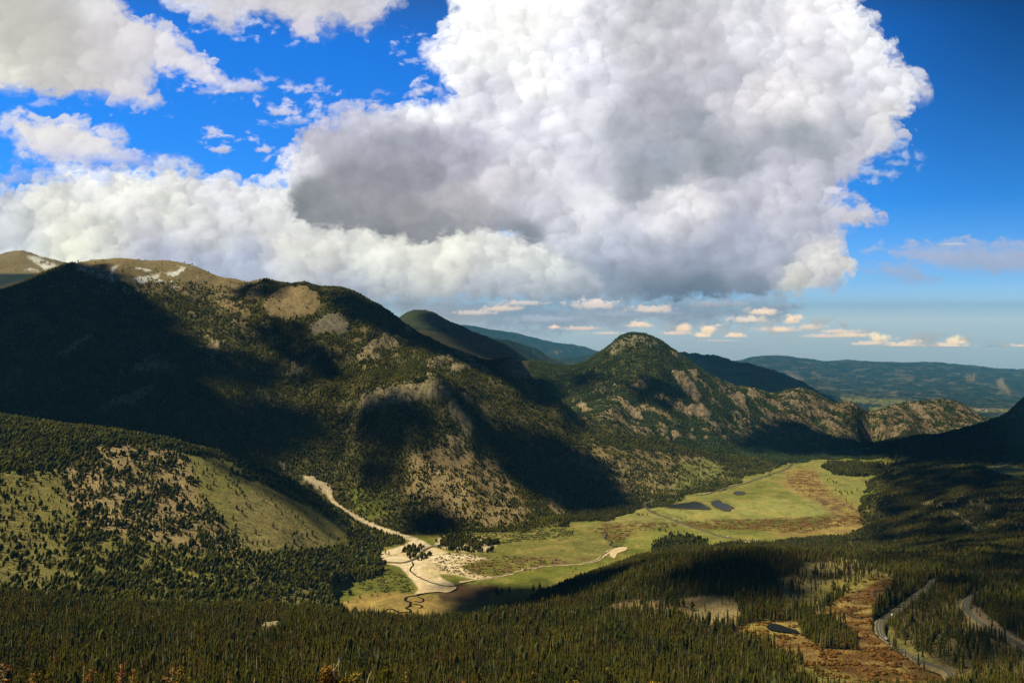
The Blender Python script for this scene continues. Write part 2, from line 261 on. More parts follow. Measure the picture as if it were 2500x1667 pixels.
im = wn('ShaderNodeTexImage', image=img, extension='CLIP', interpolation='Linear'); nt.links.new(cx.outputs[0], im.inputs[0])
# clear sky: the blue deepens away from the horizon and, as at right angles to the sun, towards the east
rp = wn('ShaderNodeValToRGB'); nt.links.new(mth('MULTIPLY', sx.outputs[2], 2.5), rp.inputs[0])
for k in range(3): rp.color_ramp.elements.new(.1+.2*k)
for e, (p, c) in zip(rp.color_ramp.elements, SKYT): e.position = p; e.color = (*[x/4 for x in c], 1)
pol = wn('ShaderNodeMapRange', interpolation_type='SMOOTHSTEP'); nt.links.new(a_, pol.inputs[0]); pol.inputs[1].default_value = .22; pol.inputs[2].default_value = .62; pol.inputs[3].default_value = 4.0; pol.inputs[4].default_value = 1.1
ml = wn('ShaderNodeVectorMath', operation='MULTIPLY'); nt.links.new(_s.outputs[0], ml.inputs[0]); nt.links.new(rp.outputs[0], ml.inputs[1])
up = mth('MULTIPLY', sx.outputs[2], 3.2); up.node.use_clamp = True
fr = wn('ShaderNodeMapRange', interpolation_type='SMOOTHSTEP'); nt.links.new(sx.outputs[1], fr.inputs[0]); fr.inputs[1].default_value = .35; fr.inputs[2].default_value = .72; fr.inputs[3].default_value = .40; fr.inputs[4].default_value = 1.0
pm = mth('MULTIPLY', mth('ADD', mth('MULTIPLY', mth('SUBTRACT', pol.outputs[0], 4.0), up), 4.0), fr.outputs[0])
m2 = wn('ShaderNodeVectorMath', operation='SCALE'); nt.links.new(ml.outputs[0], m2.inputs[0]); nt.links.new(pm, m2.inputs['Scale'])
cs = wn('ShaderNodeVectorMath', operation='SCALE'); cs.inputs['Scale'].default_value = 1/SKYK; nt.links.new(im.outputs['Color'], cs.inputs[0])
mx = wn('ShaderNodeMix', data_type='RGBA'); nt.links.new(mth('MULTIPLY', im.outputs['Alpha'], mth('GREATER_THAN', sx.outputs[1], .05)), mx.inputs['Factor'])
nt.links.new(m2.outputs[0], mx.inputs['A']); nt.links.new(cs.outputs[0], mx.inputs['B']); nt.links.new(mx.outputs['Result'], _b.inputs[0]); nt.links.new(_b.outputs[0], _o.inputs[0])

# ------------------------------------------------------------------ the land: heights at surveyed points, interpolated
# every point is (u, v, Y): the direction it lies in seen from the overlook and its distance in metres
CP = []
def C(*pts): CP.extend(pts)
def ridge(pts, n=None, drop=None):            # a crest line, densified; drop=(dY, dv) adds the far side
    for (a, b) in zip(pts[:-1], pts[1:]):
        k = max(1, int(math.hypot(b[0]-a[0], b[1]-a[1])/45))
        for i in range(k): CP.append(tuple(a[j]+(b[j]-a[j])*i/k for j in range(3)))
    CP.append(pts[-1])
    if drop:
        for p in pts: CP.append((p[0], p[1]+drop[1], p[2]+drop[0]))
# overlook slope below the camera
for u in (-500, 100, 700, 1250, 1800, 2400, 3000):
    for Y, Z in ((12, 690), (40, 672), (80, 650), (150, 605), (300, 535), (500, 462), (700, 402)):
        CP.append((u, V0+(CZ-Z)*F/Y, Y))
for u in (-500, -100, 300, 700, 1100, 1500): C((u, 1622, 900))
C((1800, 1640, 900), (1950, 1640, 870), (2150, 1655, 840), (2350, 1667, 820), (2600, 1640, 800), (3000, 1640, 800))
ridge([(-500, 1530, 1150), (0, 1527, 1150), (300, 1522, 1200), (450, 1505, 1300), (600, 1495, 1350), (850, 1512, 1330), (1000, 1527, 1300), (1150, 1522, 1300),
       (1250, 1505, 1330), (1350, 1480, 1400), (1430, 1450, 1480)])
C((850, 1500, 1900), (1000, 1512, 2000), (1150, 1500, 2000), (700, 1500, 1650), (1000, 1570, 1600), (850, 1560, 1600), (1200, 1560, 1600))
# the wooded spur and the willow meadow
C((1550, 1505, 1180), (1400, 1535, 1150), (1650, 1500, 1110), (1700, 1520, 1060), (1800, 1525, 1050), (1700, 1480, 1150), (1560, 1450, 1280))
C((1900, 1530, 1040), (2000, 1560, 960), (2050, 1480, 1090), (2100, 1420, 1220), (2150, 1520, 1060), (2180, 1440, 1200), (2220, 1590, 960))
ridge([(1450, 1445, 1420), (1550, 1415, 1320), (1650, 1393, 1290), (1750, 1376, 1290), (1850, 1364, 1310), (1950, 1366, 1370), (2050, 1375, 1450), (2150, 1375, 1530)])
C((1930, 1430, 1220), (2000, 1410, 1290), (1980, 1470, 1120), (1850, 1450, 1180), (1750, 1440, 1180))
C((1550, 1400, 1750), (1650, 1385, 1750), (1750, 1380, 1700), (1850, 1365, 1700), (1950, 1355, 1800))
C((1480, 1400, 1900), (1560, 1360, 2250), (1650, 1345, 2450), (1750, 1345, 2450), (1900, 1335, 2550), (2050, 1330, 2500), (1600, 1338, 2650), (1680, 1340, 2700))
C((1650, 1322, 2760), (1620, 1326, 2720))
# slopes right of the meadow
C((2300, 1450, 1200), (2250, 1520, 1060), (2356, 1482, 1090), (2392, 1452, 1180), (2404, 1530, 1010), (2500, 1585, 900), (2500, 1500, 1080), (2300, 1590, 930), (2600, 1480, 1100), (3000, 1450, 1100))
C((2250, 1390, 1560), (2350, 1400, 1500), (2450, 1400, 1450), (2500, 1350, 1800), (2400, 1340, 1900), (2300, 1335, 2150), (2150, 1340, 2350), (2700, 1330, 1800), (3000, 1300, 1800))
C((2500, 1250, 2550), (2450, 1250, 2600), (2350, 1250, 2700), (2250, 1265, 2800), (2150, 1270, 3000), (2120, 1240, 3200), (2200, 1200, 3300), (2350, 1195, 3100), (2500, 1180, 3100), (2700, 1170, 3000), (3000, 1150, 2900))
C((2500, 1140, 3600), (2350, 1145, 3700), (2200, 1150, 3900), (2150, 1125, 4350), (2300, 1115, 4150), (2450, 1100, 4050), (2600, 1060, 4000), (3000, 1000, 4000))
ridge([(3200, 820, 4500), (2700, 880, 4500), (2540, 945, 4500), (2500, 977, 4500), (2457, 1015, 4550), (2415, 1032, 4600), (2351, 1049, 4650), (2308, 1060, 4700), (2244, 1064, 4750), (2180, 1071, 4850), (2138, 1078, 4900)], drop=(500, 25))
# the hillside on the left
ridge([(-500, 1000, 2700), (0, 1023, 2700), (150, 1040, 2700), (300, 1060, 2750), (420, 1085, 2800), (530, 1114, 2850), (600, 1139, 2880), (700, 1174, 2950), (780, 1219, 3000), (830, 1262, 3000), (880, 1292, 2980), (940, 1325, 2850)])
C((0, 1150, 2300), (0, 1250, 2050), (0, 1350, 1750), (0, 1430, 1500), (-500, 1150, 2300), (-500, 1350, 1750), (-500, 1450, 1450), (200, 1150, 2400), (200, 1250, 2150), (200, 1350, 1850), (200, 1440, 1550),
  (400, 1180, 2450), (400, 1300, 2150), (400, 1400, 1900), (400, 1455, 1700), (550, 1200, 2550), (550, 1300, 2300), (600, 1400, 2050), (600, 1455, 1850), (700, 1300, 2500), (700, 1400, 2200),
  (740, 1460, 2000), (850, 1350, 2600), (850, 1440, 2280), (790, 1410, 2300))
C((-500, 1040, 3000), (0, 1060, 3000), (150, 1070, 3020), (300, 1095, 3050), (420, 1120, 3100), (530, 1155, 3150), (620, 1180, 3200), (700, 1205, 3200), (770, 1235, 3160))
# valley floor and the foot of the mountain
for u, v in ((1000, 1490), (900, 1450), (1100, 1450), (950, 1380), (1100, 1380), (1250, 1380), (1400, 1380), (1000, 1320), (1200, 1310), (1400, 1310), (1550, 1310), (1700, 1310), (1850, 1320), (2000, 1310),
             (1000, 1295), (1100, 1292), (1200, 1295), (1300, 1292), (1400, 1275), (1500, 1262), (1570, 1240), (1650, 1225), (1700, 1200), (1800, 1168), (1900, 1133), (1950, 1133),
             (1700, 1250), (1850, 1250), (2000, 1250), (2100, 1260), (1850, 1200), (2000, 1200), (2080, 1200), (1950, 1150), (2050, 1150), (2100, 1170), (2050, 1115), (2150, 1108)):
    CP.append((u, v, CZ*F/(v-V0)))
C((690, 1137, 3330), (760, 1182, 3260), (850, 1252, 3150), (900, 1278, 3080), (950, 1297, 3010))
# the big mountain
ridge([(-500, 850, 3900), (-200, 780, 3950), (0, 727, 4000), (100, 692, 4100), (170, 664, 4200), (230, 657, 4300), (300, 658, 4350)])
ridge([(160, 660, 4800), (215, 648, 4750), (272, 641, 4800), (360, 639, 4800), (410, 641, 4780), (470, 650, 4700), (510, 667, 4650), (560, 684, 4600), (606, 692, 4550), (648, 688, 4500), (700, 704, 4450),
       (745, 699, 4400), (790, 710, 4400), (820, 714, 4350), (870, 730, 4300), (935, 768, 4250), (970, 783, 4300), (1000, 804, 4300), (1050, 828, 4300), (1100, 854, 4350), (1150, 872, 4400), (1200, 884, 4420),
       (1240, 882, 4400), (1280, 900, 4350), (1300, 940, 4250), (1340, 972, 4200), (1370, 990, 4150)], drop=(600, 45))
C((100, 800, 3700), (100, 900, 3400), (100, 980, 3200), (-200, 900, 3500), (-200, 1000, 3150), (-500, 1000, 3200), (300, 700, 4220), (300, 800, 3900), (300, 900, 3550), (300, 1000, 3250), (500, 720, 4350), (500, 800, 4050),
  (500, 900, 3700), (500, 1000, 3400), (500, 1085, 3230), (650, 740, 4250), (700, 850, 3950), (700, 950, 3700), (700, 1050, 3480), (800, 760, 4200), (850, 850, 4000), (850, 930, 3780), (800, 1000, 3600),
  (800, 1100, 3420), (900, 1180, 3270), (850, 1050, 3550), (950, 850, 4050), (960, 895, 3880), (960, 922, 3740), (1080, 918, 3800))
ridge([(850, 975, 3650), (900, 955, 3600), (960, 943, 3560), (1010, 939, 3540), (1060, 939, 3530), (1100, 958, 3520), (1130, 995, 3500), (1150, 1040, 3450), (1170, 1100, 3400)])
C((950, 1000, 3470), (1050, 1000, 3470), (1020, 1100, 3330), (1080, 1180, 3220), (1050, 1240, 3110), (960, 1100, 3370), (960, 1200, 3220), (950, 1260, 3110), (1150, 1200, 3180), (1130, 1110, 3350))
C((1050, 870, 4000), (1120, 905, 3950), (1200, 950, 3950), (1180, 1000, 3720), (1220, 1100, 3480), (1230, 1200, 3250), (1300, 1000, 3950), (1300, 1100, 3600), (1300, 1200, 3330), (1400, 1050, 4050), (1400, 1150, 3650), (1400, 1235, 3350),
  (1500, 1000, 4450), (1500, 1100, 3980), (1500, 1200, 3520), (1600, 1050, 4380), (1600, 1130, 3980), (1600, 1190, 3680), (1700, 1100, 4320), (1700, 1160, 3950), (1800, 1130, 4280), (1880, 1110, 4500))
# the domed peak and the low hills right of it
C((1300, 880, 5700), (1340, 887, 5650), (1260, 900, 5300))
ridge([(1377, 893, 5600), (1424, 885, 5550), (1462, 864, 5480), (1488, 849, 5430), (1513, 828, 5400), (1530, 822, 5400), (1573, 821, 5400), (1599, 830, 5400), (1628, 848, 5400), (1658, 869, 5400), (1701, 897, 5400), (1743, 926, 5400),
       (1786, 945, 5450), (1832, 952, 5500), (1862, 958, 5550), (1891, 967, 5600)], drop=(700, 40))
C((1450, 900, 5150), (1550, 900, 5080), (1600, 950, 4900), (1500, 960, 4880), (1650, 1000, 4750), (1550, 1030, 4550), (1750, 1000, 4900), (1700, 1050, 4600), (1800, 1060, 4800), (1400, 930, 5150), (1400, 980, 4850), (1330, 960, 4900), (1420, 1010, 4500))
ridge([(1908, 962, 5700), (1935, 955, 5700), (1968, 954, 5700), (1998, 963, 5700), (2032, 982, 5700), (2087, 986, 5700), (2108, 1008, 5700)], drop=(350, 35))
C((1880, 1020, 5200), (1950, 1085, 4850), (2050, 1085, 4950), (2000, 1030, 5350), (2090, 1045, 5400), (1880, 1085, 4750))
ridge([(2125, 1014, 5900), (2163, 1000, 6000), (2200, 988, 6100), (2244, 984, 6150), (2266, 982, 6200), (2329, 984, 6200), (2359, 1000, 6200), (2385, 1017, 6200), (2450, 1030, 6300)], drop=(500, 25))
C((2150, 1062, 5450), (2250, 1045, 5600), (2350, 1035, 5800), (2200, 1060, 5350))
# behind
ridge([(-500, 680, 7500), (-200, 650, 7500), (0, 626, 7500), (25, 618, 7500), (50, 613, 7500), (80, 620, 7500), (110, 632, 7500), (160, 647, 7500), (215, 657, 7600), (300, 700, 7600)], drop=(1500, 60))
C((0, 700, 6500), (100, 690, 6500), (0, 665, 6900), (200, 720, 6200), (-300, 740, 6400), (0, 790, 5200), (-300, 860, 5200), (400, 760, 6200), (800, 850, 5400), (900, 840, 5600))
ridge([(930, 790, 6900), (969, 780, 6900), (1000, 764, 6950), (1020, 759, 7000), (1050, 763, 7000), (1075, 775, 7000), (1122, 799, 7000), (1182, 819, 7000), (1233, 842, 7000), (1275, 872, 6900), (1300, 884, 6800)], drop=(500, 40))
C((1050, 810, 6300), (1120, 850, 6000), (1200, 875, 5900))
ridge([(1220, 830, 8200), (1275, 844, 8200), (1309, 853, 8200), (1322, 872, 8100), (1335, 890, 8000)], drop=(600, 40))
ridge([(1340, 888, 10500), (1380, 880, 10500), (1445, 868, 10500), (1500, 868, 10500)], drop=(900, 25))
ridge([(1000, 790, 12800), (1122, 796, 12800), (1169, 802, 12800), (1216, 815, 12800), (1275, 823, 12800), (1318, 835, 12800), (1403, 845, 12800), (1462, 860, 12800), (1550, 872, 12800)], drop=(600, 30))
ridge([(1600, 862, 8600), (1657, 862, 8600), (1713, 870, 8600), (1772, 877, 8500), (1798, 887, 8500), (1840, 896, 8500), (1883, 908, 8400), (1925, 921, 8300), (1947, 932, 8200), (1968, 940, 8100), (1993, 953, 8000), (2030, 975, 7900)], drop=(500, 30))
C((1700, 930, 7700), (1850, 965, 7400), (1950, 985, 7300))
ridge([(1650, 884, 12500), (1740, 884, 12500), (1815, 881, 12500), (1853, 870, 12500), (1896, 864, 12500), (1925, 868, 12500), (1951, 877, 12500), (1981, 878, 12500), (2010, 885, 12500), (2068, 882, 12500), (2130, 884, 12500), (2223, 888, 12500),
       (2287, 886, 12500), (2330, 889, 12500), (2372, 894, 12500), (2415, 902, 12500), (2465, 911, 12500), (2500, 911, 12500), (2800, 925, 12500), (3200, 920, 12500)], drop=(700, 25))
C((1900, 920, 11300), (2000, 925, 11000), (2100, 925, 11000), (2200, 930, 10900), (2300, 935, 10600), (2450, 940, 10400), (2000, 955, 10000), (2150, 962, 9600), (2300, 975, 9200), (2450, 985, 8800), (2700, 1000, 8500), (2250, 1000, 8200), (2130, 985, 8700), (2400, 1005, 8000), (2050, 995, 8000), (3100, 1000, 8500), (1950, 935, 10300))
KY = 1.8                                        # beyond 6.5 km the survey distances are stretched to the real ones
def y_real(Y): return np.where(Y > 6500, np.exp(np.log(Y)+KY*(np.log(Y)-math.log(6500))), Y)
def y_chart(Y): return np.where(Y > 6500, np.exp((np.log(Y)+KY*math.log(6500))/(1+KY)), Y)
CP = [(u, v, float(y_real(Y))) for u, v, Y in CP]
for u in (-500, 0, 600, 1250, 1900, 2500, 3100):
    CP.append((u, 908, 48500)); CP.append((u, 908, 56000))
CPa = np.array(CP, np.float64)
KL = 0.42
ca, cl, cw = (CPa[:, 0]-U0)/F, np.log(CPa[:, 2])*KL, -(CPa[:, 1]-V0)/F
CC2 = 0.008**2
def _rbf_solve():
    d = np.sqrt((ca[:, None]-ca)**2+(cl[:, None]-cl)**2+CC2)
    n = len(ca); A = np.zeros((n+3, n+3)); A[:n, :n] = d - np.eye(n)*1e-4
    P = np.stack([np.ones(n), ca, cl], 1); A[:n, n:] = P; A[n:, :n] = P.T
    return np.linalg.solve(A, np.concatenate([cw, np.zeros(3)]))
WT = _rbf_solve()
def rbf(a, l):
    out = np.empty(a.size, np.float32); af = a.ravel(); lf = (l*KL).ravel()
    wa = WT[:-3].astype(np.float32); caf = ca.astype(np.float32); clf = cl.astype(np.float32)
    for i in range(0, af.size, 20000):
        x = af[i:i+20000].astype(np.float32)[:, None]; y = lf[i:i+20000].astype(np.float32)[:, None]
        out[i:i+20000] = np.sqrt((x-caf)**2+(y-clf)**2+CC2)@wa
    return (out + WT[-3] + WT[-2]*af + WT[-1]*lf).reshape(a.shape)

# survey grid: fan of sight lines, rows of growing distance
def _rows():
    L = [math.log(12)]
    while L[-1] < math.log(52000):
        Y = math.exp(L[-1])
        L.append(L[-1] + (0.02 if Y < 600 else 0.0035 if Y < 6500 else 0.007 if Y < 55000 else 0.03))
    return np.array(L)
LR = _rows()
AC = np.concatenate([np.linspace(-0.95, -0.63, 40, endpoint=False), np.linspace(-0.63, 0.63, 1150), np.linspace(0.63, 0.95, 41)[1:]])
NR, NC = len(LR), len(AC)
# interpolate on a grid 3x coarser, then refine
lr3 = np.interp(np.arange(0, NR+2, 3), np.arange(NR), LR); ac3 = np.interp(np.arange(0, NC+2, 3), np.arange(NC), AC)
W3 = rbf(np.repeat(ac3[None], len(lr3), 0), np.repeat(lr3[:, None], len(ac3), 1))
Wg = upsample(W3, NR, NC)
Yg = np.exp(LR)[:, None]*np.ones((1, NC)); Xg = Yg*AC[None]
Zg = CZ + Wg*Yg
Yc = y_chart(Yg)
log('land grid', NR, NC, 'controls', len(CP))
Ug = U0+F*AC[None]*np.ones((NR, 1))
VF = V0+CZ*F/Yg                                # where the point would appear if it lay on the valley floor
FLOOR = [(800, 1490), (825, 1440), (900, 1405), (932, 1375), (930, 1345), (1000, 1303), (1100, 1298), (1200, 1300), (1300, 1296), (1400, 1279), (1500, 1266), (1560, 1243), (1640, 1234), (1690, 1208), (1760, 1194), (1850, 1158),
         (1920, 1136), (2000, 1122), (2200, 1122), (2190, 1150), (2140, 1165), (2120, 1190), (2110, 1240), (2130, 1270), (2120, 1300), (2050, 1318), (1900, 1330), (1760, 1345), (1600, 1400), (1450, 1480), (1250, 1560), (1000, 1600), (850, 1560)]
_wn = fbm(Xg/110, Yg/110, 77, 4)
wf = sstep(-9, 6, poly_sd((Ug+45*_wn*sstep(1900, 2150, Ug)+9*_wn).astype(np.float32), (VF+12*np.roll(_wn, 99, 1)).astype(np.float32), FLOOR))
Zfl = fbm(Xg/260, Yg/260, 5, 3)*1.2
W2 = [(1800, 1535), (1870, 1515), (1960, 1515), (2000, 1490), (2060, 1455), (2110, 1405), (2190, 1405), (2170, 1440), (2135, 1480), (2130, 1540), (2190, 1590), (2290, 1650), (2370, 1690), (2100, 1690), (1980, 1635), (1880, 1580)]
V2 = V0+(CZ-356)*F/Yg
w2 = sstep(-18, 8, poly_sd(Ug.astype(np.float32), V2.astype(np.float32), W2))
Zg = Zg*(1-wf)+Zfl*wf
Zg = Zg*(1-w2)+(356+fbm(Xg/120, Yg/120, 9, 2)*1.0)*w2
flat = np.maximum(wf, w2)
# relief: gullies, shoulders, crags
amp = np.interp(np.log(Yg), np.log([300, 800, 1600, 2400, 3000, 3800, 5500, 9000, 30000, 44000]), [0.1, .25, .35, .4, .55, .9, .5, 1.4, 3.4, .5])
wx = Xg + 120*fbm(Xg/600, Yg/600, 41, 2); wy = Yg + 120*fbm(Xg/600, Yg/600, 42, 2)
relief = 26*(ridged(wx/620, wy/620, 3, 2)-0.45) + 10*(ridged(wx/210, wy/210, 8, 2)-0.4) + 5.0*fbm(Xg/75, Yg/75, 12, 2) + 1.6*fbm(Xg/24, Yg/24, 15, 2)
Zg = Zg + relief*amp*(1-flat) + (Yc > 8000)*np.clip((Yc-8000)/2500, 0, 1)*(110*(ridged(wx/3400, wy/5200, 91, 3)-.35)+40*(ridged(wx/1100, wy/1500, 95, 2)-.4))
log('relief')
def uv_of(X, Y, Z): return U0+F*X/Y, V0-F*(Z-CZ)/Y
_ACi = np.arange(NC)
def hgt(X, Y, G=None):
    G = Zg if G is None else G
    c = np.interp(np.clip(X/Y, AC[0], AC[-1]), AC, _ACi); r = np.interp(np.log(Y), LR, np.arange(NR))
    r0 = np.clip(r.astype(int), 0, NR-2); c0 = np.clip(c.astype(int), 0, NC-2); fr = r-r0; fc = c-c0
    return G[r0, c0]*(1-fr)*(1-fc)+G[r0+1, c0]*fr*(1-fc)+G[r0, c0+1]*(1-fr)*fc+G[r0+1, c0+1]*fr*fc
def pick(u, v, ymin=200, ymax=40000):          # the ground point first met in a surveyed direction
    a = (u-U0)/F; w = -(v-V0)/F
    Y = np.exp(np.arange(math.log(ymin), math.log(ymax), 0.0012)); z = hgt(a*Y, Y); d = (z-CZ)/Y-w
    k = np.argmax(d > 0)
    if d[k] <= 0: k = int(np.argmax(d))
    elif k > 0:
        t = -d[k-1]/(d[k]-d[k-1]+1e-12); Yk = Y[k-1]+(Y[k]-Y[k-1])*t
        return np.array([a*Yk, Yk, CZ+w*Yk])
    return np.array([a*Y[k], Y[k], z[k]])

# ------------------------------------------------------------------ what grows where
Vg = V0-F*(Zg-CZ)/Yg
n40 = fbm(Xg/40, Yg/40, 51, 3); n150 = fbm(Xg/150, Yg/150, 52, 3); n12 = fbm(Xg/12, Yg/12, 53, 2); n500 = fbm(Xg/500, Yg/500, 54, 3)
pxm = F/Yg                                      # photo pixels per metre
Uw = (Ug + (14*n40+4*n12+24*n150*0.5)*np.clip(pxm, .15, 1.0)*1.0).astype(np.float32)
Vw = (Vg + (7*np.roll(n40, 77, 1)+2*np.roll(n12, 55, 1))*np.clip(pxm, .15, 1.0)).astype(np.float32)
UGf = (Ug+np.zeros_like(Vg)).astype(np.float32); VGf = Vg.astype(np.float32)
def brush(poly, soft=6, yr=(0, 1e9), raw=False):
    P = np.asarray(poly, float); m = soft+26
    uu, vv = (UGf, VGf) if raw else (Uw, Vw)
    box = (UGf > P[:, 0].min()-m) & (UGf < P[:, 0].max()+m) & (VGf > P[:, 1].min()-m) & (VGf < P[:, 1].max()+m) & (Yc > yr[0]) & (Yc < yr[1])
    i = np.nonzero(box)
    return i, sstep(-soft, soft, poly_sd(uu[i], vv[i], poly))
FOREST_FLOOR = np.array((.055, .048, .022)); GREEN = np.array((.185, .200, .034)); PALE = np.array((.36, .36, .11)); DRY = np.array((.47, .31, .11))
SANDC = np.array((.93, .76, .55)); WILLOW = np.array((.150, .065, .018)); ROCK = np.array((.36, .30, .18)); PINKROCK = np.array((.38, .29, .19)); TALUS = np.array((.24, .21, .15))
TUNDRA = np.array((.28, .225, .115)); SNOW = np.array((.85, .87, .92)); TAN = np.array((.33, .25, .13)); OLIVE = np.array((.16, .14, .05)); MUD = np.array((.20, .12, .07))
Cg = np.empty(Zg.shape+(3,), np.float32); Dg = np.zeros(Zg.shape, np.float32); Rk = np.zeros(Zg.shape, np.float32)
def mixc(i, w, col):
    Cg[i] = Cg[i]*(1-w[..., None]) + np.asarray(col, np.float32)*w[..., None]
def paint(poly, col=None, dens=None, rock=None, soft=6, yr=(0, 1e9), k=1.0, raw=False, patchy=None, seed=0):
    i, w = brush(poly, soft, yr, raw)
    w = w*k
    if patchy is not None:
        w = w*sstep(patchy-.12, patchy+.12, fbm(Xg[i]/38, Yg[i]/38, 200+seed, 3)*0.8+0.5)
    if col is not None: mixc(i, w, col)
    if dens is not None: Dg[i] = Dg[i]*(1-w)+dens*w
    if rock is not None: Rk[i] = Rk[i]*(1-w)+rock*w
# regions of the land
uu1 = UGf[0]
y1 = np.interp(uu1, [-500, 300, 500, 750, 850, 1000, 1300, 1400, 2100, 2300, 3200], [1400, 1420, 1520, 1600, 1900, 2000, 2200, 3400, 3400, 3400, 3400])
ys = np.interp(uu1, [-500, 300, 700, 940, 965, 1000], [3010, 3060, 3210, 3020, 2600, 2000])
yc = np.interp(uu1, [-500, 215, 600, 1000, 1300, 1400, 1500, 1700, 1850, 1900, 3200], [4700, 5300, 5200, 4800, 4500, 4150, 4250, 4300, 4400, 4300, 3400])
Zone = np.full(Zg.shape, 7, np.int8)
Zone[Yc < 9600] = 6
Zone[(Yc < 6800) & (Ug > 1290)] = 4
Zone[(Yc < 5400) & (Ug > 2130)] = 5
Zone[(Yc < 5000) & (Ug > 2060)] = 5
Zone[Yc < yc[None]] = 3
Zone[(Yc < ys[None]) & (Ug < 1000)] = 2
Zone[Yc < y1[None]] = 0
Zone[(wf > 0.5) & (Yc > 1500) & (Yc < 5500)] = 1
# base cover
Cg[:] = FOREST_FLOOR
Dg[:] = 1/14.
Z0 = Zone
Dg[Z0 == 1] = 0; Cg[Z0 == 1] = GREEN
Dg[Z0 == 2] = 1/62.; Cg[Z0 == 2] = GREEN*.72+TAN*.38
Dg[Z0 == 3] = 1/20.; Dg[Z0 == 4] = 1/18.; Dg[Z0 == 5] = 1/26.; Dg[Z0 >= 6] = 1/40.
m = Z0 == 3; Cg[m] = (FOREST_FLOOR*1.0+OLIVE*.5+GREEN*.12)
m = Z0 == 4; Cg[m] = (FOREST_FLOOR*1.5+GREEN*.3)
# distant forest as ground colour, haze painted in as a blue tint, rock patches
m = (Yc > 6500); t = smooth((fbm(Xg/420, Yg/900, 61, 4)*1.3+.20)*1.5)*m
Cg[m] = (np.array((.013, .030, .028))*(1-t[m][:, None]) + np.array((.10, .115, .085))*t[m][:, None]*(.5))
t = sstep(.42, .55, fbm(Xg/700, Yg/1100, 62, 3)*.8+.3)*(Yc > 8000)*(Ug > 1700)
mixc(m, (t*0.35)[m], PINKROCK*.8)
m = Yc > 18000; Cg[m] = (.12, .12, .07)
# --- near slope
Dg[(Z0 == 0) & (Yg < 1500)] = 1/11.
paint(W2, DRY*.58+WILLOW*.1, 0, soft=5, yr=(700, 1500), raw=True)
i, w = brush(W2, 8, (700, 1500), True); q = sstep(-.05, .30, fbm(Xg[i]/60, Yg[i]/16, 71, 3)+.02+.25*sstep(2040, 2140, Ug[i])); mixc(i, w*q*.8, WILLOW*.9)
paint([(1990, 1625), (2080, 1650), (2200, 1667), (2200, 1700), (1990, 1690), (1900, 1600)], GREEN*.6+DRY*.3, 0, yr=(700, 1300), k=.8)
paint([(1815, 1525), (1880, 1510), (1960, 1535), (1900, 1560), (1840, 1555)], GREEN*.7+DRY*.4, 0, yr=(700, 1400), k=.8)
paint([(1640, 1462), (1700, 1452), (1790, 1455), (1815, 1490), (1800, 1525), (1720, 1528), (1655, 1505)], TAN*.85+GREEN*.1, 1/900., yr=(900, 1600))
paint([(1480, 1475), (1560, 1462), (1640, 1468), (1640, 1500), (1560, 1500), (1500, 1495)], TAN*.8, 1/45., yr=(900, 1600), k=.8)
paint([(1900, 1450), (1905, 1410), (1960, 1378), (2060, 1358), (2150, 1372), (2190, 1400), (2120, 1420), (2030, 1445), (1960, 1480), (1925, 1490)], TAN*.8+GREEN*.45, 1/95., yr=(900, 1900), soft=9)
paint([(1945, 1475), (1980, 1450), (2010, 1425), (2060, 1400), (2110, 1385), (2190, 1398), (2120, 1430), (2060, 1455), (2010, 1482), (1970, 1495)], GREEN*.7+DRY*.45, 1/300., yr=(900, 1700))
paint([(1990, 1380), (2100, 1370), (2170, 1385), (2190, 1400), (2100, 1400), (2000, 1430)], TAN*.7+GREEN*.3, 1/60., yr=(1000, 1900))
paint([(2130, 1512), (2136, 1480), (2175, 1452), (2200, 1425), (2232, 1428), (2222, 1458), (2182, 1490), (2152, 1514)], FOREST_FLOOR, 1/9., soft=3, yr=(900, 1500), raw=True)
paint([(1947, 1512), (1990, 1502), (2060, 1518), (2100, 1560), (2094, 1586), (2010, 1582), (1960, 1552)], FOREST_FLOOR, 1/10., soft=3, yr=(800, 1300), raw=True)
paint([(2160, 1535), (2235, 1470), (2340, 1450), (2365, 1500), (2500, 1600), (2500, 1680), (2370, 1680), (2260, 1610), (2180, 1570)], OLIVE*.75+MUD*.2, 1/24., yr=(700, 1500))
paint([(2155, 1530), (2175, 1525), (2190, 1555), (2240, 1590), (2300, 1620), (2330, 1650), (2290, 1640), (2220, 1605), (2170, 1575)], GREEN*.5+TAN*.4, 1/200., yr=(700, 1400))
paint([(2330, 1470), (2352, 1460), (2356, 1500), (2420, 1550), (2510, 1600), (2510, 1630), (2430, 1590), (2360, 1530)], TAN*.6+OLIVE*.3, 1/90., yr=(700, 1500))
paint([(2370, 1475), (2385, 1480), (2440, 1530), (2510, 1570), (2510, 1585), (2420, 1545), (2372, 1505)], PINKROCK*.8, 1/200., yr=(700, 1500), soft=4)
paint([(2310, 1385), (2420, 1380), (2440, 1410), (2330, 1405)], TAN*.6, 1/40., yr=(1200, 2400), k=.7)
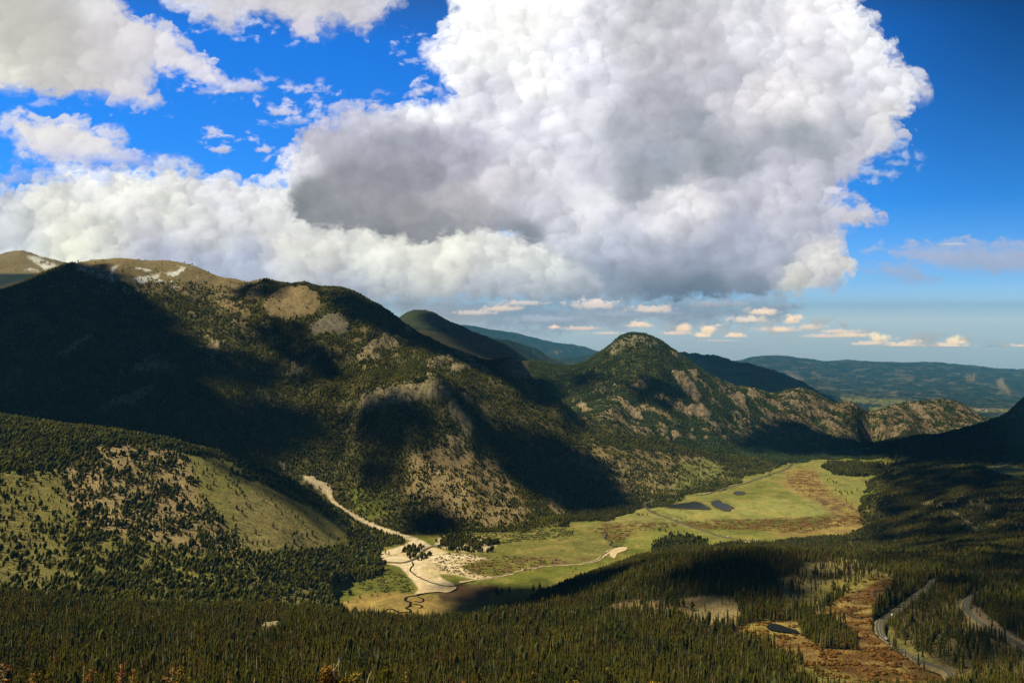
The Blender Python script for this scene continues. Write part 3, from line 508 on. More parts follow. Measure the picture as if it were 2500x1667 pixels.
# right middle ground: mixed forest, semi open
paint([(2200, 1125), (2150, 1140), (2175, 1160), (2125, 1180), (2120, 1215), (2105, 1250), (2135, 1275), (2120, 1300), (2160, 1330), (2540, 1330), (2540, 1130)], OLIVE*.55+MUD*.12, 1/17., yr=(2300, 4400), soft=8)
paint([(2010, 1138), (2035, 1128), (2160, 1135), (2150, 1158), (2090, 1162), (2040, 1156)], FOREST_FLOOR, 1/14., yr=(2300, 6000), soft=3)
paint([(2290, 1220), (2330, 1235), (2340, 1270), (2380, 1310), (2440, 1290), (2480, 1230), (2400, 1205)], TAN*.5+OLIVE*.5, 1/60., yr=(2000, 3400), k=.7)
paint([(2400, 1130), (2450, 1125), (2540, 1150), (2540, 1180), (2460, 1165), (2410, 1150)], PALE*.8, 1/4000., yr=(2800, 4500))
paint([(2140, 1130), (2230, 1140), (2210, 1155), (2150, 1150)], PALE*.6, 1/90., yr=(2800, 5000))
paint([(1790, 1360), (1880, 1358), (1900, 1366), (1860, 1375), (1780, 1372)], PALE*.5, 1/70., yr=(1400, 2900), k=.8)
paint([(2250, 1225), (2290, 1215), (2320, 1225), (2300, 1245), (2260, 1245)], OLIVE*.8+TAN*.3, 1/60., yr=(2000, 3400))
paint([(2400, 1220), (2520, 1200), (2520, 1330), (2430, 1320)], TAN*.45+OLIVE*.6, 1/45., yr=(1800, 3400), soft=16, patchy=.45, seed=31)
paint([(2200, 1340), (2500, 1350), (2500, 1400), (2250, 1395)], OLIVE*.6+TAN*.5, 1/36., yr=(1300, 2400), soft=12, patchy=.5, seed=32)
# --- left hillside
paint([(-200, 980), (0, 1005), (300, 1045), (530, 1100), (700, 1165), (780, 1210), (760, 1215), (690, 1185), (560, 1140), (500, 1115), (430, 1100), (330, 1085), (240, 1095), (160, 1135), (60, 1150), (-200, 1140)], OLIVE*.5, 1/11., yr=(1500, 3200))
paint([(-200, 1150), (60, 1158), (150, 1150), (165, 1190), (160, 1290), (175, 1390), (100, 1440), (-200, 1430)], GREEN*.6+TAN*.38, 1/260., yr=(1400, 3000))
paint([(150, 1140), (240, 1085), (330, 1075), (430, 1092), (465, 1130), (500, 1200), (560, 1270), (600, 1350), (480, 1340), (330, 1310), (200, 1280), (160, 1200)], TAN*1.25, 1/75., yr=(1400, 3000), soft=10)
paint([(455, 1112), (530, 1112), (620, 1148), (700, 1162), (790, 1240), (835, 1275), (885, 1295), (900, 1322), (800, 1350), (700, 1348), (620, 1358), (585, 1330), (525, 1250), (480, 1190)], GREEN*.78+TAN*.42, 1/1500., yr=(1800, 3200), soft=15)
paint([(560, 1210), (640, 1200), (760, 1290), (800, 1330), (700, 1345), (620, 1350), (590, 1320)], TAN*.9+GREEN*.25, 1/6000., yr=(1800, 3200), soft=18, k=.6)
paint([(640, 1358), (760, 1345), (880, 1335), (930, 1350), (935, 1400), (880, 1420), (760, 1425), (660, 1400)], FOREST_FLOOR, 1/13., yr=(1700, 3100))
paint([(840, 1310), (880, 1292), (960, 1318), (985, 1322), (930, 1345), (870, 1335)], GREEN*.6+TAN*.3, 1/40., yr=(2400, 3100), soft=4)
paint([(560, 1150), (690, 1172), (770, 1215), (830, 1262), (800, 1262), (730, 1220), (640, 1185)], FOREST_FLOOR, 1/20., yr=(2700, 3100), soft=3, k=.5)
# --- valley floor
paint([(1400, 1285), (1600, 1225), (1800, 1165), (2000, 1120), (2200, 1160), (2120, 1240), (1900, 1262), (1750, 1272), (1600, 1290), (1450, 1300)], PALE*.62+GREEN*.35, yr=(2200, 6000), soft=14)
paint([(1780, 1215), (1900, 1208), (2000, 1225), (2040, 1245), (1980, 1262), (1860, 1265), (1760, 1262), (1720, 1270), (1640, 1258), (1600, 1240), (1700, 1245), (1790, 1240)], PALE*1.02, yr=(2200, 6000), soft=8)
paint([(1770, 1195), (1860, 1160), (1920, 1140), (1930, 1200), (1990, 1240), (1900, 1215), (1800, 1225), (1740, 1215)], GREEN*.85+PALE*.2, yr=(2200, 6000), soft=8, k=.8)
paint([(1925, 1145), (1990, 1145), (2010, 1180), (2040, 1208), (2100, 1235), (2120, 1292), (2040, 1318), (1900, 1318), (1870, 1300), (2000, 1285), (2040, 1262), (2010, 1235), (1940, 1205), (1900, 1180)], DRY*.85+GREEN*.1, yr=(2200, 6000), soft=12, k=.75)
paint([(1925, 1153), (1960, 1145), (1989, 1152), (2002, 1183), (2032, 1208), (2002, 1212), (1968, 1200), (1925, 1183)], WILLOW*1.0+DRY*.12, yr=(2200, 6000), patchy=.52, seed=3)
paint([(1985, 1205), (2040, 1215), (2110, 1250), (2115, 1275), (2050, 1262), (2010, 1240)], MUD, yr=(2200, 6000), patchy=.5, seed=4)
paint([(1660, 1274), (1700, 1270), (1850, 1268), (1950, 1262), (2030, 1262), (2110, 1255), (2120, 1272), (2030, 1287), (1950, 1300), (1850, 1292), (1750, 1292), (1690, 1288)], WILLOW*.9+DRY*.15, yr=(2200, 6000), soft=7, patchy=.5, seed=5)
paint([(1430, 1292), (1470, 1276), (1560, 1274), (1665, 1276), (1640, 1288), (1560, 1290), (1530, 1310), (1500, 1330), (1460, 1310)], WILLOW*.8+TAN*.3, yr=(2200, 6000), soft=7, patchy=.5, seed=6)
paint([(1640, 1290), (1750, 1294), (1850, 1300), (1990, 1325), (1850, 1345), (1650, 1345), (1550, 1340), (1520, 1330), (1560, 1300)], GREEN*.8+PALE*.35, yr=(2200, 6000), soft=8)
paint([(1150, 1300), (1400, 1290), (1470, 1300), (1500, 1340), (1440, 1370), (1300, 1380), (1180, 1370), (1120, 1350)], GREEN*.8+TAN*.28, yr=(2200, 6000), soft=8)
paint([(1130, 1362), (1250, 1357), (1400, 1362), (1460, 1358), (1400, 1378), (1250, 1392), (1160, 1405), (1120, 1390)], MUD*.9+GREEN*.2, yr=(2200, 6000), soft=5, patchy=.55, seed=7)
paint([(1150, 1420), (1300, 1395), (1440, 1380), (1490, 1370), (1420, 1430), (1200, 1470), (1100, 1460)], GREEN*1.05+PALE*.1, yr=(2000, 4000), soft=6)
paint([(860, 1400), (930, 1380), (985, 1400), (1010, 1450), (930, 1450), (870, 1430)], GREEN*.9, yr=(1800, 3500), soft=6)
paint([(830, 1470), (900, 1450), (960, 1445), (1010, 1452), (1100, 1455), (1180, 1470), (1000, 1520), (850, 1505)], DRY*.8+PALE*.15, yr=(1800, 3500), soft=7)
paint([(1060, 1440), (1120, 1425), (1220, 1430), (1180, 1470), (1080, 1465)], MUD*.8, yr=(1800, 3500), soft=6)
paint([(1080, 1300), (1150, 1305), (1215, 1325), (1200, 1345), (1120, 1345), (1060, 1330)], SANDC*.75, 1/55., yr=(2300, 3300), soft=5, raw=True)
paint([(1590, 1347), (1600, 1324), (1640, 1310), (1690, 1312), (1728, 1322), (1728, 1346), (1690, 1344), (1650, 1352), (1600, 1356)], FOREST_FLOOR, 1/16., yr=(2100, 3600), soft=3)
paint([(1740, 1340), (1800, 1328), (1900, 1336), (2000, 1322), (2110, 1300), (2120, 1345), (1900, 1360), (1760, 1362)], GREEN*.8, 1/55., yr=(1900, 3400), soft=5)
paint([(2120, 1180), (2155, 1170), (2170, 1250), (2150, 1300), (2110, 1310), (2105, 1270), (2125, 1230)], GREEN*.6+TAN*.2, 1/40., yr=(2000, 4400), soft=8, k=.8)
# --- big mountain
m3 = (Z0 == 3) | (Z0 == 6)
TL = [(-600, 600), (1000, 600), (640, 690), (600, 704), (560, 712), (500, 700), (420, 695), (330, 692), (300, 680), (230, 672), (170, 665), (100, 690), (0, 712), (-600, 720)]
paint([(160, 600), (700, 600), (640, 690), (600, 706), (560, 712), (520, 712), (470, 700), (400, 690), (330, 694), (290, 690), (240, 676), (190, 668)], TUNDRA, 1/5000., yr=(4000, 5300), soft=7)
paint([(330, 685), (480, 688), (560, 705), (600, 715), (560, 735), (470, 725), (380, 715), (320, 705)], TUNDRA*.8, 1/70., yr=(4000, 5300), soft=8, k=.9)
i, w = brush([(240, 650), (480, 652), (500, 690), (440, 700), (330, 698), (240, 676)], 6, (4100, 5200)); q = sstep(.25, .30, fbm(Xg[i]/46, Yg[i]/90, 81, 3)); mixc(i, w*q, SNOW)
i, w = brush([(330, 678), (400, 668), (440, 660), (450, 668), (400, 688), (340, 692)], 4, (4100, 5200)); q = sstep(-.12, -.04, fbm(Xg[i]/40, Yg[i]/90, 82, 3)); mixc(i, w*q, SNOW)
i, w = brush([(160, 655), (230, 650), (330, 700), (360, 720), (250, 720), (120, 700)], 6, (3700, 5200)); q = sstep(.34, .38, fbm(Xg[i]/16, Yg[i]/16, 83, 2)+.1); mixc(i, w*q, SNOW)
for p in ([(640, 742), (670, 712), (700, 700), (745, 697), (775, 712), (785, 735), (770, 768), (725, 772), (700, 778), (655, 770)], [(600, 705), (640, 700), (650, 720), (625, 735), (600, 725)]):
    paint(p, TAN*1.0, 1/1200., .5, yr=(3600, 4800), soft=4)
paint([(755, 795), (800, 765), (835, 765), (855, 790), (845, 812), (790, 812), (765, 820)], TALUS, 1/900., .6, yr=(3600, 4800), soft=4)
for p in ([(530, 735), (555, 728), (585, 745), (580, 765), (555, 762)], [(585, 755), (610, 755), (615, 770), (595, 775)], [(565, 775), (605, 790), (600, 805), (570, 790)], [(650, 785), (670, 800), (660, 815), (648, 805)], [(880, 800), (905, 795), (905, 812), (890, 815)], [(985, 800), (1000, 795), (1008, 810), (995, 815)]):
    paint(p, TAN*.9, 1/200., .6, yr=(3300, 4900), soft=4)
ROCKS3 = [[(312, 905), (340, 885), (365, 868), (385, 866), (410, 890), (428, 903), (380, 908)], [(495, 850), (520, 830), (538, 838), (540, 862), (520, 878), (500, 868)], [(492, 832), (508, 815), (515, 830), (505, 840)],
  [(150, 860), (190, 830), (225, 812), (230, 820), (200, 845), (165, 868)], [(698, 915), (708, 890), (720, 880), (730, 890), (760, 868), (782, 862), (785, 872), (750, 895), (730, 912)],
  [(860, 880), (880, 860), (905, 838), (938, 820), (965, 830), (982, 845), (960, 850), (930, 848), (905, 862), (880, 880)], [(905, 868), (925, 862), (932, 875), (915, 885)],
  [(1040, 900), (1055, 880), (1080, 866), (1100, 868), (1110, 880), (1080, 895), (1060, 905)], [(1105, 862), (1135, 852), (1150, 862), (1165, 885), (1195, 905), (1205, 918), (1180, 912), (1165, 895), (1140, 880), (1110, 868)],
  [(1080, 898), (1130, 884), (1155, 895), (1140, 905), (1100, 908)], [(1240, 950), (1258, 948), (1278, 970), (1272, 978), (1250, 968)], [(1160, 985), (1185, 985), (1198, 1008), (1180, 1010)], [(1205, 1020), (1222, 1030), (1226, 1045), (1210, 1040)],
  [(870, 990), (885, 972), (920, 952), (960, 944), (1010, 938), (1062, 932), (1100, 950), (1108, 975), (1060, 965), (1020, 978), (960, 985), (910, 1000)], [(1095, 955), (1120, 985), (1145, 1020), (1158, 1045), (1150, 1060), (1120, 1030), (1100, 990)],
  [(1120, 955), (1150, 970), (1165, 990), (1140, 985)], [(1090, 1060), (1130, 1055), (1135, 1090), (1100, 1100)], [(230, 1000), (300, 965), (370, 940), (380, 950), (320, 985)]]
for k_, p in enumerate(ROCKS3):
    paint(p, ROCK, 1/300., 1.0, yr=(3150, 4900), soft=3.5)
    P_ = np.array(p, float); c_ = P_.mean(0); paint([tuple(c_+(q-c_)*1.45) for q in P_], ROCK*.95, 1/60., .8, yr=(3150, 4900), soft=12, patchy=.60, seed=40+k_)
for p_, k_ in (([(640, 800), (760, 830), (1000, 830), (1200, 900), (1500, 1010), (1550, 1060), (1300, 1080), (1150, 900), (950, 910), (800, 880), (660, 850)], 60), ([(420, 700), (640, 700), (660, 830), (560, 850), (430, 760)], 61), ([(1150, 960), (1500, 1020), (1700, 1120), (1400, 1150), (1180, 1060)], 62)):
    paint(p_, TAN*.95, 1/75., .35, yr=(3000, 5000), soft=18, patchy=.70, seed=k_, k=.8)
paint([(1225, 888), (1250, 876), (1280, 890), (1300, 915), (1290, 925), (1240, 918)], TALUS, 1/500., 1.0, yr=(4000, 4900), soft=3)
paint([(1000, 1110), (1080, 1090), (1180, 1110), (1260, 1180), (1300, 1260), (1200, 1285), (1100, 1260), (1000, 1200)], TAN*1.05, 1/50., yr=(2900, 3700), soft=14)
paint([(1330, 1190), (1370, 1200), (1390, 1250), (1370, 1265), (1340, 1240)], TAN, 1/80., yr=(2900, 3700))
paint([(1380, 1080), (1560, 1085), (1700, 1100), (1760, 1140), (1700, 1180), (1600, 1210), (1500, 1220), (1420, 1170)], TAN*.9+GREEN*.15, 1/44., yr=(2900, 4600), soft=16)
paint([(1660, 1130), (1740, 1120), (1790, 1150), (1700, 1190), (1640, 1200)], PALE*.75, 1/110., yr=(2900, 4600), soft=10)
paint([(1480, 1060), (1720, 1070), (1950, 1100), (1960, 1125), (1800, 1120), (1600, 1100), (1480, 1085)], FOREST_FLOOR, 1/15., yr=(3500, 5200), soft=6)
paint([(1150, 920), (1500, 1000), (1560, 1060), (1400, 1070), (1200, 1040)], OLIVE*.8+TAN*.12, 1/30., yr=(3300, 4400), soft=20)
paint([(860, 1190), (930, 1200), (960, 1250), (900, 1270), (860, 1240)], GREEN, 1/45., yr=(2800, 3500), soft=8)
paint([(460, 940), (700, 960), (1000, 880), (1050, 900), (860, 960), (700, 1000), (480, 985)], OLIVE*.7, 1/22., yr=(3200, 4300), soft=15)
# --- domed peak and low hills: crags
q = sstep(.02, .14, fbm(Xg/110, Yg/110, 91, 4)+.0)*sstep(1380, 1520, Ug)*((Vg > 925) & (Vg < 1075) & (Z0 == 4))
i = np.nonzero(q > 0); mixc(i, q[i]*.9, PINKROCK*.9); Dg[i] = Dg[i]*(1-.8*q[i]); Rk[i] = q[i]
q = sstep(-.12, .05, fbm(Xg/80, Yg/80, 92, 4)+.0)*sstep(1880, 1920, Ug)*((Vg > 950) & (Vg < 1075) & (Z0 == 4))
i = np.nonzero(q > 0); mixc(i, q[i]*.8, PINKROCK*.72); Dg[i] = Dg[i]*(1-.7*q[i]); Rk[i] = np.maximum(Rk[i], q[i]*.7)
paint([(1480, 856), (1500, 830), (1530, 818), (1575, 816), (1618, 838), (1610, 850), (1565, 842), (1530, 846), (1505, 866)], TALUS*1.25, 1/90., .6, yr=(4000, 6700), soft=6, patchy=.42, seed=21)
for p in ( [(1638, 855), (1655, 865), (1660, 878), (1645, 872)], [(1640, 905), (1670, 908), (1700, 945), (1715, 972), (1702, 985), (1675, 962), (1655, 935)], [(1680, 905), (1700, 902), (1712, 918), (1695, 925)],
          [(1662, 1005), (1690, 988), (1712, 985), (1740, 1010), (1735, 1020), (1690, 1015)], [(1780, 970), (1800, 958), (1822, 968), (1825, 995), (1805, 998)], [(1820, 950), (1845, 950), (1850, 975), (1835, 978)], [(1520, 998), (1545, 993), (1572, 1018), (1565, 1028), (1535, 1015)], [(1400, 985), (1420, 980), (1440, 1000), (1430, 1008)],
          [(1640, 1055), (1655, 1050), (1672, 1070), (1645, 1075)], [(1540, 1040), (1560, 1048), (1555, 1062)], [(2215, 990), (2240, 984), (2275, 1020), (2285, 1035), (2255, 1025)], [(2330, 984), (2355, 998), (2370, 1012), (2340, 1005)], [(2010, 962), (2050, 955), (2060, 970), (2030, 972)]):
    paint(p, PINKROCK, 1/900., 1.0, yr=(4000, 6700), soft=2.5)
paint([(1930, 1060), (2060, 1040), (2080, 1060), (1990, 1075)], TAN*.8, 1/120., yr=(4300, 5600), k=.6)
# --- snow peak far left, ranges behind
paint([(-300, 560), (215, 560), (215, 672), (150, 672), (80, 668), (0, 668), (-300, 690)], TUNDRA*.9, 0, yr=(5600, 9500), soft=3)
for p in ([(65, 628), (85, 624), (110, 636), (150, 652), (150, 664), (125, 668), (110, 658), (90, 645)], [(60, 660), (75, 655), (95, 660), (95, 664)], [(95, 620), (130, 630), (135, 634), (95, 626)], [(180, 645), (215, 645), (215, 650)]):
    i, w = brush(p, 3, (5600, 9500)); q = sstep(-.22, -.14, fbm(Xg[i]/60, Yg[i]/160, 84, 3)); mixc(i, w*q, SNOW)
paint([(960, 740), (1150, 740), (1150, 800), (1060, 800), (960, 800)], np.array((.05, .065, .028)), 0, yr=(5500, 7600))
paint([(2050, 968), (2120, 972), (2240, 978), (2230, 990), (2120, 985), (2060, 980)], PALE*.6, 0, yr=(7500, 12000), soft=2, patchy=.35, seed=9)
paint([(2120, 995), (2190, 990), (2180, 1003), (2130, 1008)], PALE*.6, 0, yr=(6500, 10500), soft=2)
paint([(2360, 998), (2500, 998), (2500, 1006), (2380, 1006)], PALE*.5+PINKROCK*.2, 0, yr=(6500, 10500), soft=2, patchy=.4, seed=10)
paint([(2430, 930), (2445, 922), (2465, 955), (2462, 960), (2440, 945)], PINKROCK*.8, 0, yr=(8000, 12600), soft=3, k=.8)
for p in ([(2355, 915), (2385, 910), (2380, 932), (2362, 930)], [(2200, 922), (2230, 920), (2225, 932)], [(1985, 905), (2005, 920), (1990, 918)], [(1345, 855), (1370, 858), (1360, 865)], [(1920, 905), (1955, 920), (1965, 932), (1935, 928)]):
    paint(p, PINKROCK*.7, 0, yr=(8000, 16000), soft=5, patchy=.45, seed=51)
# --- sand of the outwash fan
SANDP = [(928, 1350), (945, 1343), (985, 1330), (1010, 1316), (1030, 1318), (1060, 1335), (1100, 1350), (1150, 1354), (1195, 1364), (1150, 1372), (1120, 1382), (1160, 1400), (1200, 1408), (1160, 1414), (1110, 1402), (1070, 1400), (1080, 1412),
         (1106, 1424), (1112, 1432), (1100, 1441), (1050, 1445), (1012, 1450), (1022, 1436), (1010, 1420), (990, 1398), (975, 1382), (958, 1378), (930, 1372)]
paint(SANDP, SANDC, 0, soft=2.5, yr=(1900, 3600), raw=True)
i, w = brush([(1060, 1360), (1130, 1370), (1180, 1400), (1150, 1415), (1080, 1400), (1040, 1380)], 6, (1900, 3600)); q = sstep(.05, .2, fbm(Xg[i]/14, Yg[i]/22, 88, 2)); mixc(i, w*q*.35, MUD*.7+GREEN*.2)
paint([(1000, 1105), (1085, 1085), (1190, 1105), (1270, 1180), (1310, 1262), (1200, 1290), (1100, 1265), (990, 1205)], TAN*1.15, 1/40., yr=(2900, 3700), soft=18, k=.4)
i, w = brush([(975, 1352), (1000, 1332), (1030, 1332), (1055, 1352), (1035, 1368), (1005, 1362)], 3, (1900, 3600), True); mixc(i, w*.6, SANDC*.75); Dg[i] = np.maximum(Dg[i], w/75.)
TRACK = [(1015, 1318), (985, 1308), (958, 1299), (925, 1288), (900, 1279), (880, 1268), (860, 1257), (835, 1240), (812, 1222), (800, 1205)]
i = np.nonzero((UGf > 780) & (UGf < 1030) & (VGf > 1190) & (VGf < 1330) & (Yg > 2500) & (Yg < 3700)); w = sstep(7.5, 3, line_d(Uw[i]*.5+UGf[i]*.5, VGf[i], TRACK)); mixc(i, w*.9, SANDC*.9+PINKROCK*.1); Dg[i] *= (1-w); Rk[i] = np.maximum(Rk[i], w*.3)
for p in ([(733, 1157), (760, 1162), (790, 1176), (808, 1195), (812, 1212), (795, 1210), (765, 1185)], [(680, 1129), (700, 1136), (698, 1146), (684, 1138)]):
    paint(p, SANDC*.85, 0, .3, yr=(2900, 4200), soft=2.5)
_m = (Zone == 1) | (w2 > .5)
_t = sstep(-.02, .3, fbm(Xg/90, Yg/90, 95, 4))*.34*_m; _c = DRY*.55+PALE*.35; Cg[:] = Cg*(1-_t[..., None])+_c*_t[..., None]*np.clip(Cg.mean(-1, keepdims=True)/.13, .5, 1.6)
_t = sstep(.05, .35, fbm(Xg/60+9, Yg/60, 96, 4))*.5*_m; Cg[:] = Cg*(1-_t[..., None]*.45)
# crags: add real relief where rock shows
rr = (ridged(wx/48, wy/48, 23, 3)-.3)*6 + (ridged(wx/17, wy/17, 25, 2)-.3)*2.2
_cr = ridged(wx/34+.4*n12, wy/34, 27, 3); _ck = sstep(.55, .85, _cr)*np.clip(Rk, 0, 1); Cg *= (1-.5*_ck[..., None]).astype(np.float32)
Rk = np.clip(Rk, 0, 1); Zg = Zg + Rk*(rr*1.5+5)*np.clip(Yg/4000, .6, 1.6)
# fine break-up of the colour
fine = 1 + .16*n12 + .14*n40 + .10*n150
Cg *= fine[..., None].astype(np.float32)
jj = (fbm(Xg/30, Yg/30, 55, 3))[..., None]*np.array((.10, 0, -.08)); Cg *= (1+jj).astype(np.float32)
Cg = np.clip(Cg, .004, .95)
log('cover')
Wv = (Zg-CZ)/Yg
RM = np.maximum.accumulate(Wv, 0)
VIS = (Zg+14-CZ)/Yg >= RM-1e-6                  # in view from the overlook, with the height of a tree to spare

# ------------------------------------------------------------------ materials
def new_mat(name):
    m = bpy.data.materials.new(name); m.use_nodes = True; nt = m.node_tree; nt.nodes.clear(); return m, nt
def node(nt, t, **kw):
    n = nt.nodes.new(t)
    for k, v in kw.items():
        if k.startswith('i_'): n.inputs[k[2:].replace('_', ' ')].default_value = v
        else: setattr(n, k, v)
    return n
def simple_mat(name, color, rough=.85, spec=.1, noise=None, metallic=0.0):
    m, nt = new_mat(name); o = node(nt, 'ShaderNodeOutputMaterial'); b = node(nt, 'ShaderNodeBsdfPrincipled')
    b.inputs['Roughness'].default_value = rough; b.inputs['Specular IOR Level'].default_value = spec; b.inputs['Metallic'].default_value = metallic
    if noise:
        tc = node(nt, 'ShaderNodeTexCoord'); nz = node(nt, 'ShaderNodeTexNoise'); nz.inputs['Scale'].default_value = noise; nz.inputs['Detail'].default_value = 4
        r = node(nt, 'ShaderNodeMapRange'); r.inputs['From Min'].default_value = .3; r.inputs['From Max'].default_value = .7; r.inputs['To Min'].default_value = .7; r.inputs['To Max'].default_value = 1.3
        mx = node(nt, 'ShaderNodeVectorMath', operation='SCALE'); mx.inputs[0].default_value = color[:3]
        nt.links.new(tc.outputs['Object'], nz.inputs['Vector']); nt.links.new(nz.outputs['Fac'], r.inputs['Value']); nt.links.new(r.outputs['Result'], mx.inputs['Scale']); nt.links.new(mx.outputs[0], b.inputs['Base Color'])
    else: b.inputs['Base Color'].default_value = (*color[:3], 1)
    nt.links.new(b.outputs[0], o.inputs['Surface']); return m
def attr_mat(name, s1=.05, s2=.4, bump=0.0, rough=.9, transl=0.0, amt=.45):
    m, nt = new_mat(name); o = node(nt, 'ShaderNodeOutputMaterial'); b = node(nt, 'ShaderNodeBsdfPrincipled')
    b.inputs['Roughness'].default_value = rough; b.inputs['Specular IOR Level'].default_value = .08
    at = node(nt, 'ShaderNodeAttribute', attribute_name='Col'); tc = node(nt, 'ShaderNodeTexCoord')
    src = at.outputs['Color']
    if amt > 0:
        n1 = node(nt, 'ShaderNodeTexNoise'); n1.inputs['Scale'].default_value = s1; n1.inputs['Detail'].default_value = 6; n1.inputs['Roughness'].default_value = .62
        n2 = node(nt, 'ShaderNodeTexNoise'); n2.inputs['Scale'].default_value = s2; n2.inputs['Detail'].default_value = 3
        ad = node(nt, 'ShaderNodeMath', operation='ADD'); r = node(nt, 'ShaderNodeMapRange'); r.inputs['From Min'].default_value = .7; r.inputs['From Max'].default_value = 1.3
        r.inputs['To Min'].default_value = 1-amt; r.inputs['To Max'].default_value = 1+amt
        sc = node(nt, 'ShaderNodeVectorMath', operation='SCALE')
        for n in (n1, n2): nt.links.new(tc.outputs['Object'], n.inputs['Vector'])
        nt.links.new(n1.outputs['Fac'], ad.inputs[0]); nt.links.new(n2.outputs['Fac'], ad.inputs[1]); nt.links.new(ad.outputs[0], r.inputs['Value'])
        nt.links.new(src, sc.inputs[0]); nt.links.new(r.outputs['Result'], sc.inputs['Scale']); src = sc.outputs[0]
        if bump > 0:
            bp = node(nt, 'ShaderNodeBump'); bp.inputs['Strength'].default_value = .9; bp.inputs['Distance'].default_value = bump
            nt.links.new(ad.outputs[0], bp.inputs['Height']); nt.links.new(bp.outputs[0], b.inputs['Normal'])
    nt.links.new(src, b.inputs['Base Color'])
    nt.links.new(b.outputs[0], o.inputs['Surface']); return m
M_ground = attr_mat('ground_cover', .06, .35, bump=5.0)
M_tree = attr_mat('conifer_foliage', 1, 1, amt=0)

def tag(o, label=None, cat=None, group=None, kind=None):
    if label: o['label'] = label
    if cat: o['category'] = cat
    if group: o['group'] = group
    if kind: o['kind'] = kind
    return o
def mesh_np(name, co, loops, starts, mat, col=None, smooth_=False):
    me = bpy.data.meshes.new(name)
    me.vertices.add(len(co)); me.vertices.foreach_set('co', np.ascontiguousarray(co, np.float32).ravel())
    me.loops.add(len(loops)); me.loops.foreach_set('vertex_index', np.ascontiguousarray(loops, np.int32))
    me.polygons.add(len(starts)); me.polygons.foreach_set('loop_start', np.ascontiguousarray(starts, np.int32))
    me.update(calc_edges=True)
    if smooth_: me.polygons.foreach_set('use_smooth', np.ones(len(starts), bool))
    if col is not None:
        c = np.ones((len(co), 4), np.float32); c[:, :3] = col
        a = me.color_attributes.new('Col', 'FLOAT_COLOR', 'POINT'); a.data.foreach_set('color', c.ravel())
    me.materials.append(mat); return me
def link(name, me, parent=None, loc=None):
    o = bpy.data.objects.new(name, me); COL.objects.link(o)
    if parent is not None: o.parent = parent
    if loc is not None: o.location = loc
    return o

# ------------------------------------------------------------------ the land as meshes, one per landform
PG = np.stack([Xg, Yg, Zg], -1).astype(np.float32)
ZN = {0: ('forest_slope', 'olive wooded slope falling from the overlook to the willow meadow'), 1: ('valley_floor', 'flat green and tan meadow floor of the valley with sand fan'),
      2: ('hillside', 'grassy hillside dotted with pines on the near side of the outwash stream'), 3: ('mountain', 'broad dark mountain with tundra top under moving cloud shade'),
      4: ('peak', 'dome shaped forested peak with pink crags in mid valley'), 5: ('ridge', 'long dark ridge in cloud shade coming in from the right edge'),
      6: ('hills', 'forested hills and snow streaked summit behind the broad mountain'), 7: ('distant_mountains', 'blue hazy mountain ranges on the horizon')}
fz = Zone[:-1, :-1]
idx = np.arange(NR*NC).reshape(NR, NC)
quads = np.stack([idx[:-1, :-1], idx[:-1, 1:], idx[1:, 1:], idx[1:, :-1]], -1)
for z, (nm, lb) in ZN.items():
    q = quads[fz == z]
    used, inv = np.unique(q.ravel(), return_inverse=True)
    me = mesh_np(nm, PG.reshape(-1, 3)[used], inv, np.arange(0, len(q)*4, 4), M_ground, Cg.reshape(-1, 3)[used], True)
    tag(link(nm, me), lb, kind='structure')
log('land meshes')

# ------------------------------------------------------------------ forest masses
def lookup(G, X, Y):
    c = np.clip(np.searchsorted(AC, X/Y), 0, NC-1); r = np.clip(np.searchsorted(LR, np.log(Y)), 0, NR-1)
    return G[r, c]
ROADS = {}                                       # filled below: centre lines in survey directions
R1 = [(2330, 1398), (2300, 1411), (2268, 1432), (2240, 1452), (2209, 1475), (2174, 1503), (2157, 1517), (2147, 1530), (2145, 1543), (2152, 1558), (2167, 1570), (2195, 1589), (2232, 1609), (2280, 1631), (2318, 1650), (2356, 1667), (2430, 1702)]
R2 = [(2405, 1443), (2392, 1448), (2371, 1459), (2359, 1471), (2356, 1482), (2364, 1496), (2379, 1511), (2404, 1528), (2433, 1543), (2471, 1565), (2500, 1582), (2560, 1612)]
R3 = [(1600, 1222), (1586, 1226), (1576, 1229), (1573, 1235), (1581, 1243), (1595, 1252), (1620, 1261), (1658, 1275), (1697, 1289), (1729, 1299), (1750, 1307), (1773, 1312), (1805, 1317), (1850, 1322), (1900, 1325), (1970, 1323)]
R3b = [(1480, 1275), (1550, 1267), (1620, 1262)]
R4 = [(1700, 1209), (1727, 1206), (1770, 1195), (1810, 1182), (1835, 1174), (1862, 1165), (1888, 1156), (1910, 1148), (1925, 1141), (1934, 1132)]
R5 = [(945, 1372), (956, 1373), (985, 1373), (1011, 1365), (1026, 1354), (1036, 1343), (1053, 1335), (1087, 1328), (1120, 1322)]
R6 = [(2367, 1219), (2340, 1230), (2329, 1240), (2329, 1252), (2350, 1268), (2366, 1280), (2373, 1290)]
def catmull(p, n=6):
    p = np.array(p, float); q = np.vstack([2*p[0]-p[1], p, 2*p[-1]-p[-2]]); out = []
    for i in range(len(p)-1):
        a, b, c, d = q[i:i+4]
        for k in range(n):
            t = k/n; out.append(.5*((2*b)+(-a+c)*t+(2*a-5*b+4*c-d)*t*t+(-a+3*b-3*c+d)*t**3))
    out.append(p[-1]); return np.array(out)
def ground_line(uvs, n=6, ymin=600, smoothz=True):
    P = np.array([pick(u, v, ymin) for u, v in uvs])
    # keep the line continuous in plan
    P = catmull(P[:, :2], n)
    return P
